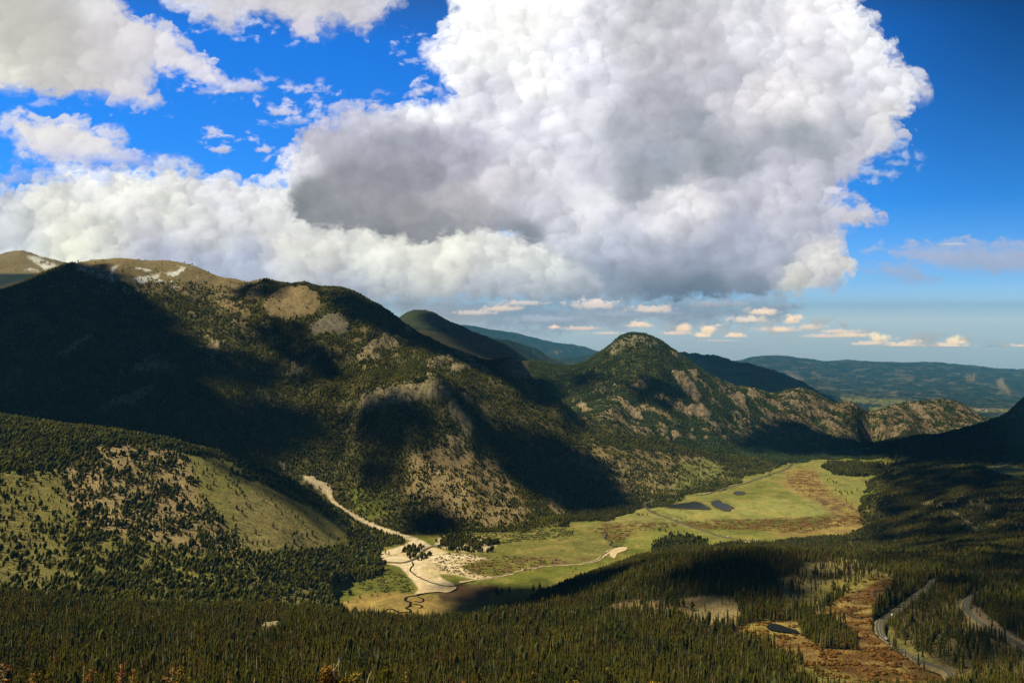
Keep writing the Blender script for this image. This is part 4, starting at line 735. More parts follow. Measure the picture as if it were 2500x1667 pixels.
LINES = {k: ground_line(v, ymin=ym) for k, v, ym in (('R1', R1, 750), ('R2', R2, 750), ('R3', R3, 2300), ('R3b', R3b, 2300), ('R4', R4, 2300), ('R5', R5, 2200), ('R6', R6, 1900))}
WID = {'R1': 5.5, 'R2': 6, 'R3': 9, 'R3b': 6, 'R4': 10, 'R5': 9, 'R6': 5}
LINES['T'] = ground_line(TRACK, ymin=2500); WID['T'] = 10
def near_road(x, y, pad):
    bad = np.zeros(x.shape, bool)
    for k, L in LINES.items():
        bx = (x > L[:, 0].min()-30) & (x < L[:, 0].max()+30) & (y > L[:, 1].min()-30) & (y < L[:, 1].max()+30)
        if bx.any():
            d = line_d(x[bx].astype(np.float32), y[bx].astype(np.float32), [tuple(p) for p in L])
            bad[np.nonzero(bx)[0][d < WID[k]/2+pad]] = True
    return bad
def scatter(ymin, ymax, dmax, rng, amax=0.61):
    A = amax*(ymax**2-ymin**2); n = int(A*dmax)
    a = rng.uniform(-amax, amax, n); y = np.sqrt(rng.uniform(ymin**2, ymax**2, n)); x = a*y
    d = lookup(Dg, x, y)
    # stands and gaps
    g = perlin(x/22, y/22, 301)*.55+perlin(x/70, y/70, 302)*.45
    g2 = np.clip(1+1.5*g, .15, 2.0); open_ = d < 1/25.
    d = np.where(open_, d*np.clip(1+3.0*g, 0, 2.6), d*np.clip(g2, .45, 1.5))
    keep = (rng.uniform(0, 1, n)*dmax < d) & lookup(VIS, x, y)
    x, y = x[keep], y[keep]
    bad = near_road(x, y, 4.0); x, y = x[~bad], y[~bad]
    return x, y, hgt(x, y)
def template_near():
    # three drooping tiers, ragged edge, open bottom; returns (k,3) verts in unit radius / unit height, tris
    V = []; Fc = []
    for (z0, z1, r) in ((.10, .52, 1.0), (.36, .78, .72), (.62, 1.0, .45)):
        b = len(V)
        for k in range(6):
            rr_ = r*(1.0 if k % 2 == 0 else .58); V.append((rr_*math.cos(k*math.pi/3), rr_*math.sin(k*math.pi/3), z0+(0 if k % 2 == 0 else .07)))
        V.append((0, 0, z1))
        for k in range(6): Fc.append((b+k, b+(k+1) % 6, b+6))
    return np.array(V), np.array(Fc)
def template_far():
    V = [(0, 0, 1)]; Fc = []
    for (z, r) in ((.52, .62), (.14, 1.0)):
        for k in range(4): V.append((r*math.cos(k*math.pi/2+z*3), r*math.sin(k*math.pi/2+z*3), z))
    for k in range(4):
        Fc.append((0, 1+k, 1+(k+1) % 4)); Fc += [(1+k, 5+k, 5+(k+1) % 4), (1+k, 5+(k+1) % 4, 1+(k+1) % 4)]
    return np.array(V), np.array(Fc)
def template_round():
    V = [(0, 0, 1)]; Fc = []
    for (z, r) in ((.82, .62), (.48, 1.0), (.16, .55)):
        for k in range(5): V.append((r*math.cos(k*1.2566+z*4), r*math.sin(k*1.2566+z*4), z))
    for k in range(5):
        k2 = (k+1) % 5; Fc.append((0, 1+k, 1+k2))
        for t in (0, 5): Fc += [(1+t+k, 6+t+k, 6+t+k2), (1+t+k, 6+t+k2, 1+t+k2)]
    return np.array(V), np.array(Fc)
def template_snag():
    V = [(1, 0, 0), (-.5, .87, 0), (-.5, -.87, 0), (0, 0, 1)]; return np.array(V), np.array([(0, 1, 3), (1, 2, 3), (2, 0, 3)])
def trees_mesh(name, parts, label, mat=None, group=None):
    cos, tris, cols = [], [], []; base = 0
    for tmpl, x, y, z, h, r, c, jit in parts:
        if len(x) == 0: continue
        V, T = tmpl; n, k = len(x), len(V)
        th = R.uniform(0, 6.283, n); ct, st = np.cos(th), np.sin(th)
        jr = 1+jit*R.standard_normal((n, k)); jz = .05*jit*R.standard_normal((n, k))
        lx = R.normal(0, .015, n); ly = R.normal(0, .015, n)
        vx = V[None, :, 0]*jr; vy = V[None, :, 1]*jr; vz = V[None, :, 2]+jz
        P = np.empty((n, k, 3), np.float32)
        P[..., 0] = x[:, None]+(vx*ct[:, None]-vy*st[:, None])*r[:, None]+lx[:, None]*vz*h[:, None]
        P[..., 1] = y[:, None]+(vx*st[:, None]+vy*ct[:, None])*r[:, None]+ly[:, None]*vz*h[:, None]
        P[..., 2] = z[:, None]-.4+vz*h[:, None]
        CC = np.repeat(c[:, None, :], k, 1)*(1+.22*R.standard_normal((n, k, 1)))
        cos.append(P.reshape(-1, 3)); cols.append(np.clip(CC, .003, .9).reshape(-1, 3).astype(np.float32))
        tris.append((T[None]+base+np.arange(n)[:, None, None]*k).reshape(-1, 3)); base += n*k
    co = np.concatenate(cos); t = np.concatenate(tris).astype(np.int32)
    me = mesh_np(name, co, t.ravel(), np.arange(0, len(t)*3, 3), mat or M_tree, np.concatenate(cols))
    o = tag(link(name, me), label, kind='stuff')
    if group: o['group'] = group
    log(name, len(t), 'tris')
    return o
DKG = np.array((.026, .031, .004)); OLV = np.array((.076, .070, .005)); BRN = np.array((.070, .040, .007)); ASP = np.array((.13, .15, .045)); GRYW = np.array((.26, .22, .15)); BLG = np.array((.035, .055, .022))
TN, TF, TR, TS = template_near(), template_far(), template_round(), template_snag()
def tint(n, x, y, a, b, c=None, pc=0.0):
    t = np.clip(.45+1.1*fbm(x/75, y/75, 401, 3)+.22*R.standard_normal(n), 0, 1)[:, None]
    col = a*(1-t)+b*t
    if c is not None:
        m = (R.uniform(0, 1, n) < pc*np.clip(.4+3*np.clip(perlin(x/90, y/90, 403)+.1, 0, 1), 0, 2.5))[:, None]; col = np.where(m, c, col)
    return col*(1+.16*R.standard_normal((n, 1)))
NEAR_TREES = []
def forest(name, ymin, ymax, dmax, label, kinds, hm, zones, excl=None):
    x, y, z = scatter(ymin, ymax, dmax, R)
    zn = lookup(Zone, x, y); k = np.isin(zn, zones)
    x, y, z = x[k], y[k], z[k]; zn = zn[k]; n = len(x); u = R.uniform(0, 1, n); parts = []; lo = 0
    h = hm*np.clip(1+.33*R.standard_normal(n)+.55*fbm(x/50, y/50, 333, 2), .25, 1.9)
    for tmpl, frac, rr_, (ca_, cb_, cc_, pc), jit in kinds:
        m = (u >= lo) & (u < lo+frac); lo += frac
        hh = h[m]; 
        parts.append([tmpl, x[m], y[m], z[m], hh, np.maximum(hh*rr_*R.uniform(.75, 1.3, m.sum()), .3), tint(m.sum(), x[m], y[m], ca_, cb_, cc_, pc), jit])
    return parts
# 1 the dense lodgepole wood on the slope below the overlook
P_near = forest('forest', 640, 1560, 1/7., '', [(TN, .89, .105, (DKG, OLV, BRN, .16), .16), (TR, .03, .15, (OLV, ASP*.5, None, 0), .2), (TS, .08, .018, (GRYW, GRYW*.7, None, 0), .0)], 11.5, [0])
# the nearest of them are trees of their own (see below): take them out of the mass
pn = P_near[0]; vn = V0-F*(pn[3]-CZ)/pn[2]; un = U0+F*pn[1]/pn[2]
# the ones seen largest: those whose crown stands in the frame and that are nearest
cand = np.nonzero((V0-F*(pn[3]+pn[4]*.75-CZ)/pn[2] < 1667) & (un > 5) & (un < 2495))[0]
size = pn[4][cand]/pn[2][cand]; order = cand[np.argsort(-size)]
N_IND = 165; sel = order[:N_IND]
SEL = [(float(pn[1][i]), float(pn[2][i]), float(pn[3][i]), float(pn[4][i]), float(pn[5][i])) for i in sel]
keep = np.ones(len(pn[1]), bool); keep[sel] = False
P_near[0] = [pn[0]]+[q[keep] if isinstance(q, np.ndarray) else q for q in pn[1:]]
trees_mesh('forest', P_near, 'dense olive conifer wood on the slope below the overlook, filling the bottom of the view')
P = forest('forest', 1560, 3400, 1/10., '', [(TN, .25, .17, (DKG, OLV*.75, BRN, .15), .16), (TF, .63, .19, (DKG, OLV*.75, BRN, .2), .2), (TR, .06, .26, (OLV*.8, ASP*.6, None, 0), .2), (TS, .06, .03, (GRYW, GRYW*.7, None, 0), 0)], 9.0, [0])
trees_mesh('forest', P, 'mixed conifer wood on the spur and flats behind the willow meadow')
P = forest('forest', 1350, 3250, 1/13., '', [(TN, .30, .22, (DKG, OLV*1.1, BRN, .05), .18), (TR, .52, .28, (DKG, OLV*1.15, ASP*.9, .16), .22), (TF, .12, .22, (DKG, OLV, None, 0), .2), (TS, .06, .03, (GRYW, GRYW*.7, None, 0), 0)], 11.0, [2])
trees_mesh('forest', P, 'scattered dark pines on the grassy hillside across the canyon')
P = forest('forest', 2300, 5600, 1/30., '', [(TR, .6, .3, (DKG, OLV, None, 0), .22), (TF, .4, .22, (DKG, OLV, None, 0), .2)], 11.0, [1])
trees_mesh('forest', P, 'small pines crowding the sand and edges of the valley floor')
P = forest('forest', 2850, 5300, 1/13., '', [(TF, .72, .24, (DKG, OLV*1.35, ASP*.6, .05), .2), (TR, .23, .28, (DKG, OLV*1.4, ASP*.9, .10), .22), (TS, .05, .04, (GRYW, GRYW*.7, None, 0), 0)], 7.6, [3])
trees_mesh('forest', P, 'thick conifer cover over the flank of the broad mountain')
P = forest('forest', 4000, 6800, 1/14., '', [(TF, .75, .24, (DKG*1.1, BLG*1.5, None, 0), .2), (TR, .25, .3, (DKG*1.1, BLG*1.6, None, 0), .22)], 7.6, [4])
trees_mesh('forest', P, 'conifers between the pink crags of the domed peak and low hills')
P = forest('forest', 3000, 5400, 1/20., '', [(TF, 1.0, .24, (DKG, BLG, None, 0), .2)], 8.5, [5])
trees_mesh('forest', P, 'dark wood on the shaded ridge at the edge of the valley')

# ------------------------------------------------------------------ clouds overhead (above and left of the frame) whose shade lies on the land
HC = 5600.0
SHADE = [   # outline of each patch of shade on the land, distance range, opacity
 ([(-450, 700), (0, 716), (170, 648), (250, 650), (300, 668), (330, 712), (385, 760), (430, 800), (470, 850), (520, 880), (600, 868), (660, 868), (700, 895), (660, 925), (560, 930), (470, 925), (425, 938), (470, 978), (600, 1000), (790, 1000), (830, 1040), (800, 1090), (700, 1100), (620, 1120), (530, 1105), (400, 1070), (200, 1035), (0, 1005), (-450, 980)], (3080, 5000), 1.0),
 ([(840, 1005), (900, 985), (1000, 990), (1080, 1000), (1095, 1050), (1060, 1085), (1000, 1100), (900, 1090), (850, 1060)], (2800, 3900), 1.0),
 ([(860, 1110), (950, 1100), (985, 1150), (960, 1225), (900, 1220), (870, 1170)], (2800, 3900), .75),
 ([(1200, 1060), (1330, 1072), (1430, 1085), (1470, 1130), (1510, 1180), (1515, 1235), (1470, 1256), (1400, 1250), (1330, 1200), (1250, 1165), (1140, 1120)], (2900, 4300), 1.0),
 ([(985, 1240), (1080, 1230), (1115, 1265), (1115, 1300), (1060, 1318), (1000, 1300)], (2800, 3900), 1.0),
 ([(790, 718), (870, 722), (935, 760), (1000, 795), (1060, 830), (1150, 865), (1260, 885), (1320, 920), (1385, 985), (1400, 1000), (1300, 985), (1240, 935), (1180, 905), (1100, 868), (1040, 858), (960, 820), (900, 785), (830, 765)], (3500, 5000), 1.0),
 ([(585, 688), (660, 688), (690, 702), (645, 738), (600, 725), (565, 705)], (3500, 5000), .9),
 ([(690, 780), (740, 790), (760, 830), (830, 850), (850, 900), (820, 950), (760, 940), (700, 900), (660, 850), (600, 830), (610, 790)], (3400, 4800), .85),
 ([(1025, 762), (1060, 765), (1122, 798), (1182, 818), (1235, 843), (1280, 874), (1200, 880), (1130, 850), (1080, 810), (1040, 790)], (5200, 7400), 1.0),
 ([(1560, 850), (1657, 850), (1740, 865), (1840, 890), (1925, 915), (1970, 935), (2040, 970), (2040, 1000), (1800, 990), (1600, 920)], (6900, 9200), 1.0),
 ([(1390, 900), (1470, 903), (1490, 935), (1430, 965), (1370, 935)], (4300, 5500), .5),
 ([(1500, 935), (1590, 915), (1650, 905), (1685, 950), (1660, 985), (1620, 985), (1600, 1015), (1575, 1030), (1560, 975), (1500, 965)], (4300, 5500), .6),
 ([(1830, 1070), (1880, 1025), (1960, 1030), (2010, 1070), (2150, 1082), (2250, 1066), (2350, 1050), (2440, 1010), (2490, 985), (2560, 930), (2800, 860), (2900, 1100), (2700, 1150), (2500, 1135), (2300, 1128), (2150, 1112), (2000, 1112), (1880, 1105), (1780, 1095)], (3600, 5300), 1.0),
 ([(1460, 1462), (1560, 1432), (1650, 1402), (1800, 1362), (1900, 1350), (1940, 1368), (1915, 1420), (1925, 1470), (1890, 1512), (1810, 1500), (1790, 1448), (1640, 1452), (1540, 1455)], (900, 1900), 1.0),
 ([(1080, 1510), (1130, 1455), (1200, 1432), (1300, 1432), (1380, 1425), (1480, 1400), (1560, 1390), (1480, 1440), (1350, 1480), (1230, 1500), (1150, 1530)], (1200, 2700), 1.0),
 ([(990, 1432), (1060, 1445), (1120, 1418), (1240, 1408), (1260, 1430), (1130, 1450), (1080, 1475), (1010, 1475)], (2000, 2700), .7),
 ([(565, 1128), (640, 1140), (720, 1175), (785, 1215), (790, 1255), (720, 1250), (640, 1210), (590, 1180)], (2300, 3300), .9),
 ([(750, 1352), (830, 1350), (880, 1368), (850, 1388), (770, 1385)], (1900, 2900), .8),
 ([(2120, 1210), (2300, 1180), (2700, 1160), (2800, 1720), (2440, 1720), (2330, 1600), (2230, 1480), (2200, 1380), (2130, 1300)], (800, 3400), .33),  # unseen cloud added only to dim the right-hand slopes
 ([(2150, 1125), (2550, 1135), (2550, 1200), (2350, 1190), (2250, 1210), (2150, 1180)], (2700, 4300), .55),
]
sx_, sy_ = SUN[0]/SUN[2], SUN[1]/SUN[2]
CELL = 40.0
gx0, gy0, gnx, gny = -14000.0, -500.0, 560, 560
PXs = Xg+sx_*(HC-Zg); PYs = Yg+sy_*(HC-Zg)
RM5 = Wv >= RM-2e-4
csm = None
def _blur(a, k):
    for _ in range(k):
        a = (a+np.roll(a, 1, 0)+np.roll(a, -1, 0)+np.roll(a, 1, 1)+np.roll(a, -1, 1))/5
    return a
ico = None
def puff_template():
    import bmesh
    bm = bmesh.new(); bmesh.ops.create_icosphere(bm, subdivisions=2, radius=1.0); V = np.array([v.co for v in bm.verts]); T = np.array([[v.index for v in f.verts] for f in bm.faces]); bm.free(); return V, T
PV, PT_ = puff_template()
M_cloud = simple_mat('cloud_white', (.85, .86, .88), .95, .0)
names = ['long shade giving cloud above the broad mountain', 'round cloud above the bald rock knob', 'thin cloud above the aspen gully', 'cloud above the foot of the broad mountain', 'small cloud above the head of the outwash fan', 'drawn out cloud above the east ridge of the broad mountain',
         'small cloud above the summit tundra', 'ragged cloud above the upper talus field', 'cloud above the hill behind the broad mountain', 'cloud above the blue cliffs behind the domed peak', 'thin cloud above the saddle of the domed peak', 'cloud above the crags of the domed peak', 'wide cloud above the dark ridge and village',
         'cloud above the wooded spur', 'narrow cloud above the river bend', 'thin cloud above the sand bar', 'cloud above the grassy hillside', 'very small cloud above the hillside wood', 'thin scattered cloud added above the road bends to dim the slopes', 'broken cloud above the far side wood']
for si, (poly, yr, op) in enumerate(SHADE):
    HC = 10500.0 if yr[0] > 5000 else 5600.0; PXs = Xg+sx_*(HC-Zg); PYs = Yg+sy_*(HC-Zg)
    P = np.array(poly, float)
    box = (Ug > P[:, 0].min()-30) & (Ug < P[:, 0].max()+30) & (Vg > P[:, 1].min()-30) & (Vg < P[:, 1].max()+30) & (Yc > yr[0]) & (Yc < yr[1]) & RM5
    i = np.nonzero(box); w_ = sstep(-5, 5, poly_sd((.7*UGf[i]+.3*Uw[i]).astype(np.float32), (.7*VGf[i]+.3*Vw[i]).astype(np.float32), poly))
    ix = ((PXs[i]-gx0)/CELL).astype(int); iy = ((PYs[i]-gy0)/CELL).astype(int); ok = (ix >= 0) & (ix < gnx) & (iy >= 0) & (iy < gny)
    num = np.zeros((gny, gnx)); den = np.zeros((gny, gnx)); np.add.at(num, (iy[ok], ix[ok]), w_[ok]); np.add.at(den, (iy[ok], ix[ok]), 1.0)
    kb = 5 if op > .5 else 8; D = _blur(_blur(num, 2)/np.maximum(_blur(den, 2), 1e-3)*(_blur(den, 2) > 1e-3), kb); D = np.clip(D, 0, 1)
    cy, cx_ = np.nonzero(D > .12)
    if len(cy) == 0: continue
    rs_ = np.random.default_rng(100+si); dens = D[cy, cx_]
    reps = 3 if op > .95 else 2
    cc = []; rr2 = []
    for k in range(reps):
        m = rs_.uniform(0, 1, len(cy)) < sstep(.10, .80, dens)**1.3*op*(1.0 if op > .95 else .72)
        n = m.sum(); cc.append(np.stack([gx0+(cx_[m]+.5+rs_.uniform(-.5, .5, n))*CELL, gy0+(cy[m]+.5+rs_.uniform(-.5, .5, n))*CELL, HC+rs_.uniform(-25, 90, n)*1.0], 1)); rr2.append(rs_.uniform(20, 34, n)*np.clip(.6+dens[m]*.6, .5, 1.2))
    cc = np.concatenate(cc); rr2 = np.concatenate(rr2)
    # keep the shade where it was surveyed although the puff is not exactly at HC
    cc[:, 0] += sx_*(cc[:, 2]-HC); cc[:, 1] += sy_*(cc[:, 2]-HC)
    n = len(cc); V = (PV[None]*rr2[:, None, None]*np.array((1, 1, .8))*(1+.10*rs_.standard_normal((n, len(PV), 1)))+cc[:, None]).reshape(-1, 3)
    T = (PT_[None]+np.arange(n)[:, None, None]*len(PV)).reshape(-1, 3)
    o = link('cloud', mesh_np('cloud', V, T.ravel(), np.arange(0, len(T)*3, 3), M_cloud, None, True)); tag(o, names[si], kind='stuff', group='clouds overhead that shade the land')
log('shade clouds')

# ------------------------------------------------------------------ water, roads
def flat_poly(name, uvs, mat, Z=None, lift=.25, sub=1, label=None, kind='structure', ymin=600):
    pts = catmull(np.array(uvs+[uvs[0]], float), 5)[:-1]
    P = []
    for u, v in pts:
        if Z is None: P.append(pick(u, v, ymin))
        else:
            Y = (CZ-Z)*F/(v-V0); P.append(np.array([(u-U0)/F*Y, Y, Z]))
    P = np.array(P); zz = hgt(P[:, 0], P[:, 1]); z = np.median(zz)+lift if Z is None else Z
    P[:, 2] = z
    me = mesh_np(name, P, np.arange(len(P)), np.array([0]), mat)
    return tag(link(name, me), label, kind=kind)
def water_mat(name, col, rough=.06):
    m, nt = new_mat(name); o = node(nt, 'ShaderNodeOutputMaterial'); b = node(nt, 'ShaderNodeBsdfPrincipled'); b.inputs['Base Color'].default_value = (*col, 1); b.inputs['Roughness'].default_value = rough; b.inputs['IOR'].default_value = 1.12; b.inputs['Specular IOR Level'].default_value = .15
    tc = node(nt, 'ShaderNodeTexCoord'); n = node(nt, 'ShaderNodeTexNoise'); n.inputs['Scale'].default_value = .5; bp = node(nt, 'ShaderNodeBump'); bp.inputs['Strength'].default_value = .15; bp.inputs['Distance'].default_value = .4
    nt.links.new(tc.outputs['Object'], n.inputs['Vector']); nt.links.new(n.outputs['Fac'], bp.inputs['Height']); nt.links.new(bp.outputs[0], b.inputs['Normal']); nt.links.new(b.outputs[0], o.inputs[0]); return m
M_water = water_mat('pond_water', (.022, .030, .030)); M_stream = water_mat('stream_water', (.02, .016, .010), .15)
ZW = 1.9
M_black = water_mat('reflected_wood_water', (.008, .008, .006), .3)  # reflection of the dark wood is put into this base colour
def c1(*p): return [(1550+x/7.84, 1150+y/7.84) for x, y in p]
M_shore = simple_mat('reed_shore', (.13, .075, .03), noise=.1)
for nm, pp, lb in (('pond', c1((575, 668), (700, 642), (900, 617), (1040, 602), (1110, 584), (1200, 592), (1280, 622), (1350, 662), (1425, 697), (1395, 712), (1200, 712), (900, 705), (700, 692)), 'long dark lake under the wooded slope, largest of the three'),
                   ('pond', c1((1465, 605), (1520, 572), (1600, 558), (1662, 580), (1650, 602), (1750, 627), (1830, 662), (1880, 685), (1820, 702), (1795, 738), (1690, 736), (1620, 702), (1505, 652)), 'two lobed dark lake in the middle of the meadow'),
                   ('pond', c1((1885, 412), (1950, 388), (2040, 387), (2095, 408), (2060, 434), (1960, 438)), 'small round dark pond alone in the green meadow')):
    cx0 = sum(p[0] for p in pp)/len(pp); cy0 = sum(p[1] for p in pp)/len(pp)
    big = [(cx0+(u-cx0)*1.05+(1 if u > cx0 else -1)*2, cy0+(v-cy0)*1.12+(1 if v > cy0 else -1)*.7) for u, v in pp]
    flat_poly("shore", big, M_shore, Z=ZW, label='reddish reed fringe around the '+('long lake' if 'long' in lb else 'two lobed lake' if 'two' in lb else 'small round pond'))
    flat_poly(nm, pp, M_water, Z=ZW+.25, label=lb)
flat_poly('pond', [(1869, 1531), (1884, 1524), (1900, 1526), (1920, 1533), (1948, 1543), (1944, 1548), (1905, 1544), (1880, 1539)], M_black, lift=1.6, label='black beaver pond at the edge of the willow meadow', ymin=800)
def strip(name, L, width, mat, lift, label=None, kind='structure', parent=None, zref=None, off=0.0, thick=0.0):
    L = np.asarray(L)[:, :2]; d = np.gradient(L, axis=0); d /= np.linalg.norm(d, axis=1)[:, None]+1e-9; nrm = np.stack([-d[:, 1], d[:, 0]], 1)
    wdt = width if np.ndim(width) else np.full(len(L), width)
    a = L+nrm*(off+wdt[:, None]/2); b = L+nrm*(off-wdt[:, None]/2)
    if zref is None:
        za = np.maximum.reduce([hgt(a[:, 0], a[:, 1]), hgt(b[:, 0], b[:, 1]), hgt(L[:, 0], L[:, 1])])
        for _ in range(3): za = np.maximum(za, np.convolve(np.pad(za, 2, mode='edge'), np.ones(5)/5, 'valid'))
    else: za = zref
    co = np.concatenate([np.c_[a, za+lift], np.c_[b, za+lift]]); n = len(L)
    lo = np.array([(k, k+1, n+k+1, n+k) for k in range(n-1)]); 
    if thick:      # shoulders down into the ground
        co = np.concatenate([co, np.c_[a+nrm*thick*1.2, za+lift-thick*1.5], np.c_[b-nrm*thick*1.2, za+lift-thick*1.5]])
        lo = np.concatenate([lo, [(2*n+k, 2*n+k+1, k+1, k) for k in range(n-1)], [(n+k, n+k+1, 3*n+k+1, 3*n+k) for k in range(n-1)]])
    me = mesh_np(name, co, lo.ravel(), np.arange(0, len(lo)*4, 4), mat)
    o = link(name, me, parent)
    if label: tag(o, label, kind=kind if parent is None else None)
    return o, za
M_asphalt = simple_mat('asphalt', (.085, .085, .075), .8, .2, noise=.3); M_dirt = simple_mat('gravel_track', (.40, .31, .20), noise=.2)
M_line = simple_mat('road_paint', (.50, .45, .30), .6); M_verge = simple_mat('gravel_verge', (.22, .17, .09), noise=.3)
RL = {'R1': 'two lane asphalt road curving past the willow meadow', 'R2': 'upper two lane road bend with pale verges, cut into the slope by the frame edge', 'R3': 'valley road running straight across the green meadow', 'R3b': 'thin gravel spur road joining the valley road',
      'R4': 'road along the foot of the wooded slope above the lakes', 'R5': 'grey road curving over the pale sand fan', 'R6': 'pale road loops in the far side wood'}
for k, lb in RL.items():
    L = LINES[k]; thick = 2.2 if k in ('R1', 'R2') else .8; lift = {'R1': .9, 'R2': 1.0}.get(k, .9)
    L = catmull(L[::3], 4) if k in ('R1', 'R2') else L
    if k in ('R1', 'R2'):
        vs, za = strip('verge', L, 8.6, M_verge, lift-.25, 'pale gravel verge of the '+('lower' if k == 'R1' else 'upper')+' two lane road', thick=thick)
        ro, _ = strip('road', L, 6.8, M_asphalt, lift, lb, zref=za)
        for off, wd, nm in ((-3.0, .24, 'edge_line'), (3.0, .24, 'edge_line'), (0, .35, 'centre_line')): strip(nm, L, wd, M_line, lift+.06, parent=ro, zref=za, off=off)
    elif k in ('R3b', 'R6'): strip('road', L, WID[k], M_asphalt if k == 'R6' else M_dirt, lift, lb, thick=thick)
    else:
        vs, za = strip('verge', L, WID[k]+4, M_verge, lift-.2, 'gravel verge of the '+{'R3': 'valley road', 'R4': 'lakeside road', 'R5': 'sand fan road'}[k], thick=thick)
        strip('road', L, WID[k]-2, M_asphalt, lift, lb, zref=za)
def streamline(uvs, w, label, Z=None, mat=None, name='stream', n=6, lift=.35, ymin=1900):
    L = ground_line(uvs, n, ymin); L = L+np.stack([perlin(L[:, 0]/25, L[:, 1]/25, 61), perlin(L[:, 0]/25, L[:, 1]/25, 62)], 1)*w*.5
    ww = w*(1+.35*perlin(L[:, 0]/18, L[:, 1]/18, 63)); return strip(name, L, ww, mat or M_stream, lift, label)
def c2(*p): return [(900+x/5.87, 1270+y/5.87) for x, y in p]
M_sand = simple_mat('river_sand', (.70, .55, .36), noise=.15)
streamline(c2((1290, 880), (1500, 862), (1700, 835), (1850, 802), (2000, 775), (2100, 745), (2230, 705), (2349, 682))+[(1325, 1383), (1367, 1379), (1400, 1377), (1430, 1374), (1456, 1368), (1473, 1357), (1490, 1343), (1516, 1336)], 12, 'pale sand banks along the river in the meadow', mat=M_sand, name='sand_bank', lift=.45)
streamline(c2((622, 592), (640, 640), (595, 700), (650, 770), (750, 830), (900, 890), (1050, 930), (1200, 945), (1280, 925), (1500, 866), (1700, 838), (1850, 802), (2100, 748), (2349, 684))+[(1330, 1382), (1367, 1378.5), (1400, 1376.5), (1430, 1374), (1460, 1366), (1476, 1352), (1500, 1338), (1516, 1333)], 4.5, 'dark river winding from the sand fan through the meadow', lift=.7)
streamline([(1473, 1298), (1482, 1305), (1478, 1315), (1495, 1322), (1490, 1330), (1516, 1335)], 7, 'small meandering brook with sandy bars', lift=.6)
flat_poly('sand_bar', [(1488, 1345), (1500, 1338), (1520, 1334), (1532, 1337), (1524, 1344), (1508, 1350), (1500, 1362), (1490, 1356)], M_sand, Z=2.0, label='bright sand bar where the river leaves the meadow')
flat_poly('sand_bar', c2((1260, 945), (1180, 965), (1000, 962), (900, 938), (820, 900), (760, 855), (720, 860), (740, 930), (700, 1020), (680, 1050), (850, 1030), (1000, 1018), (1130, 1028), (1240, 980)), M_sand, Z=2.0, label='smooth sand tongue between two river channels')
streamline(c2((1270, 950), (1240, 995), (1150, 1035), (1000, 1028), (850, 1040), (700, 1075), (560, 1100), (520, 1130), (560, 1160), (600, 1180), (590, 1230), (540, 1260), (600, 1285), (620, 1330)), 7, 'brown meanders below the sand tongue', lift=.8)
streamline(c2((700, 1095), (780, 1120), (760, 1170), (660, 1160)), 5, 'oxbow loop of still water beside the meanders', lift=.6)
streamline(c2((225, 1310), (270, 1275), (330, 1270), (400, 1312), (500, 1322), (610, 1318)), 6, 'dark side channel at the wood edge', lift=.6)
streamline(c2((640, 1195), (740, 1215), (770, 1240), (720, 1260)), 5, 'short hooked backwater below the oxbow', lift=.6)
def c3(*p): return [(2050+x/5.227, 1400+y/5.227) for x, y in p]
streamline(c3((845, 118), (760, 140), (700, 178), (610, 188), (570, 212), (425, 228), (445, 265), (440, 285), (490, 318), (485, 335)), 2.6, 'thin dark brook crossing the pale willow meadow', lift=.9, ymin=800)
M_dark = simple_mat('bog_channel', (.035, .022, .012), .5)
streamline(c3((0, 470), (100, 520), (200, 560), (300, 580)), 2.0, 'narrow boggy ditch in the red willows', mat=M_dark, lift=.9, ymin=800)
streamline(c3((0, 715), (120, 780), (230, 810), (330, 840)), 2.0, 'narrow boggy ditch below the clump of spruces', mat=M_dark, lift=.9, ymin=800)
log('water and roads')

# ------------------------------------------------------------------ willow scrub (uncountable low bushes)
def scrub(poly, n, ymin, col, hm, label, ymax=6000, name='willow_scrub', thr=-.05):
    P = np.array(poly, float); pts = []
    uu = R.uniform(P[:, 0].min(), P[:, 0].max(), n*3); vv = R.uniform(P[:, 1].min(), P[:, 1].max(), n*3)
    ins = poly_sd(uu.astype(np.float32), vv.astype(np.float32), poly) > 0; uu, vv = uu[ins], vv[ins]
    # direction to ground through the survey grid
    Zm = CZ-0; k = np.searchsorted(AC, (uu-U0)/F)
    x = []; y = []
    w = -(vv-V0)/F
    for ci in np.unique(k):
        m = k == ci; col_ = RM[:, min(ci, NC-1)]; r = np.searchsorted(col_, w[m]); r = np.clip(r, 0, NR-1); Y = np.exp(LR[r]); Y = Y*(1+R.uniform(-.002, .002, m.sum())); x.append((uu[m]-U0)/F*Y); y.append(Y)
    x = np.concatenate(x); y = np.concatenate(y); ok = (y > ymin) & (y < ymax) & (fbm(x/26, y/13, 505, 3) > thr); x, y = x[ok], y[ok]
    bad = near_road(x, y, 2.0); x, y = x[~bad][:n], y[~bad][:n]
    h = hm*R.uniform(.5, 1.5, len(x)); r = h*R.uniform(.8, 1.5, len(x)); c = np.array(col)[None]*(1+.35*R.standard_normal((len(x), 1)))+np.array((.05, .03, 0))[None]*R.uniform(0, 1, (len(x), 1))
    return [TR, x, y, hgt(x, y), h, r, c, .25]
trees_mesh('willow_scrub', [scrub(W2, 4500, 750, (.12, .055, .015), 1.5, '', 1500, thr=.10)], 'rust red willow scrub over the beaver meadow by the road')
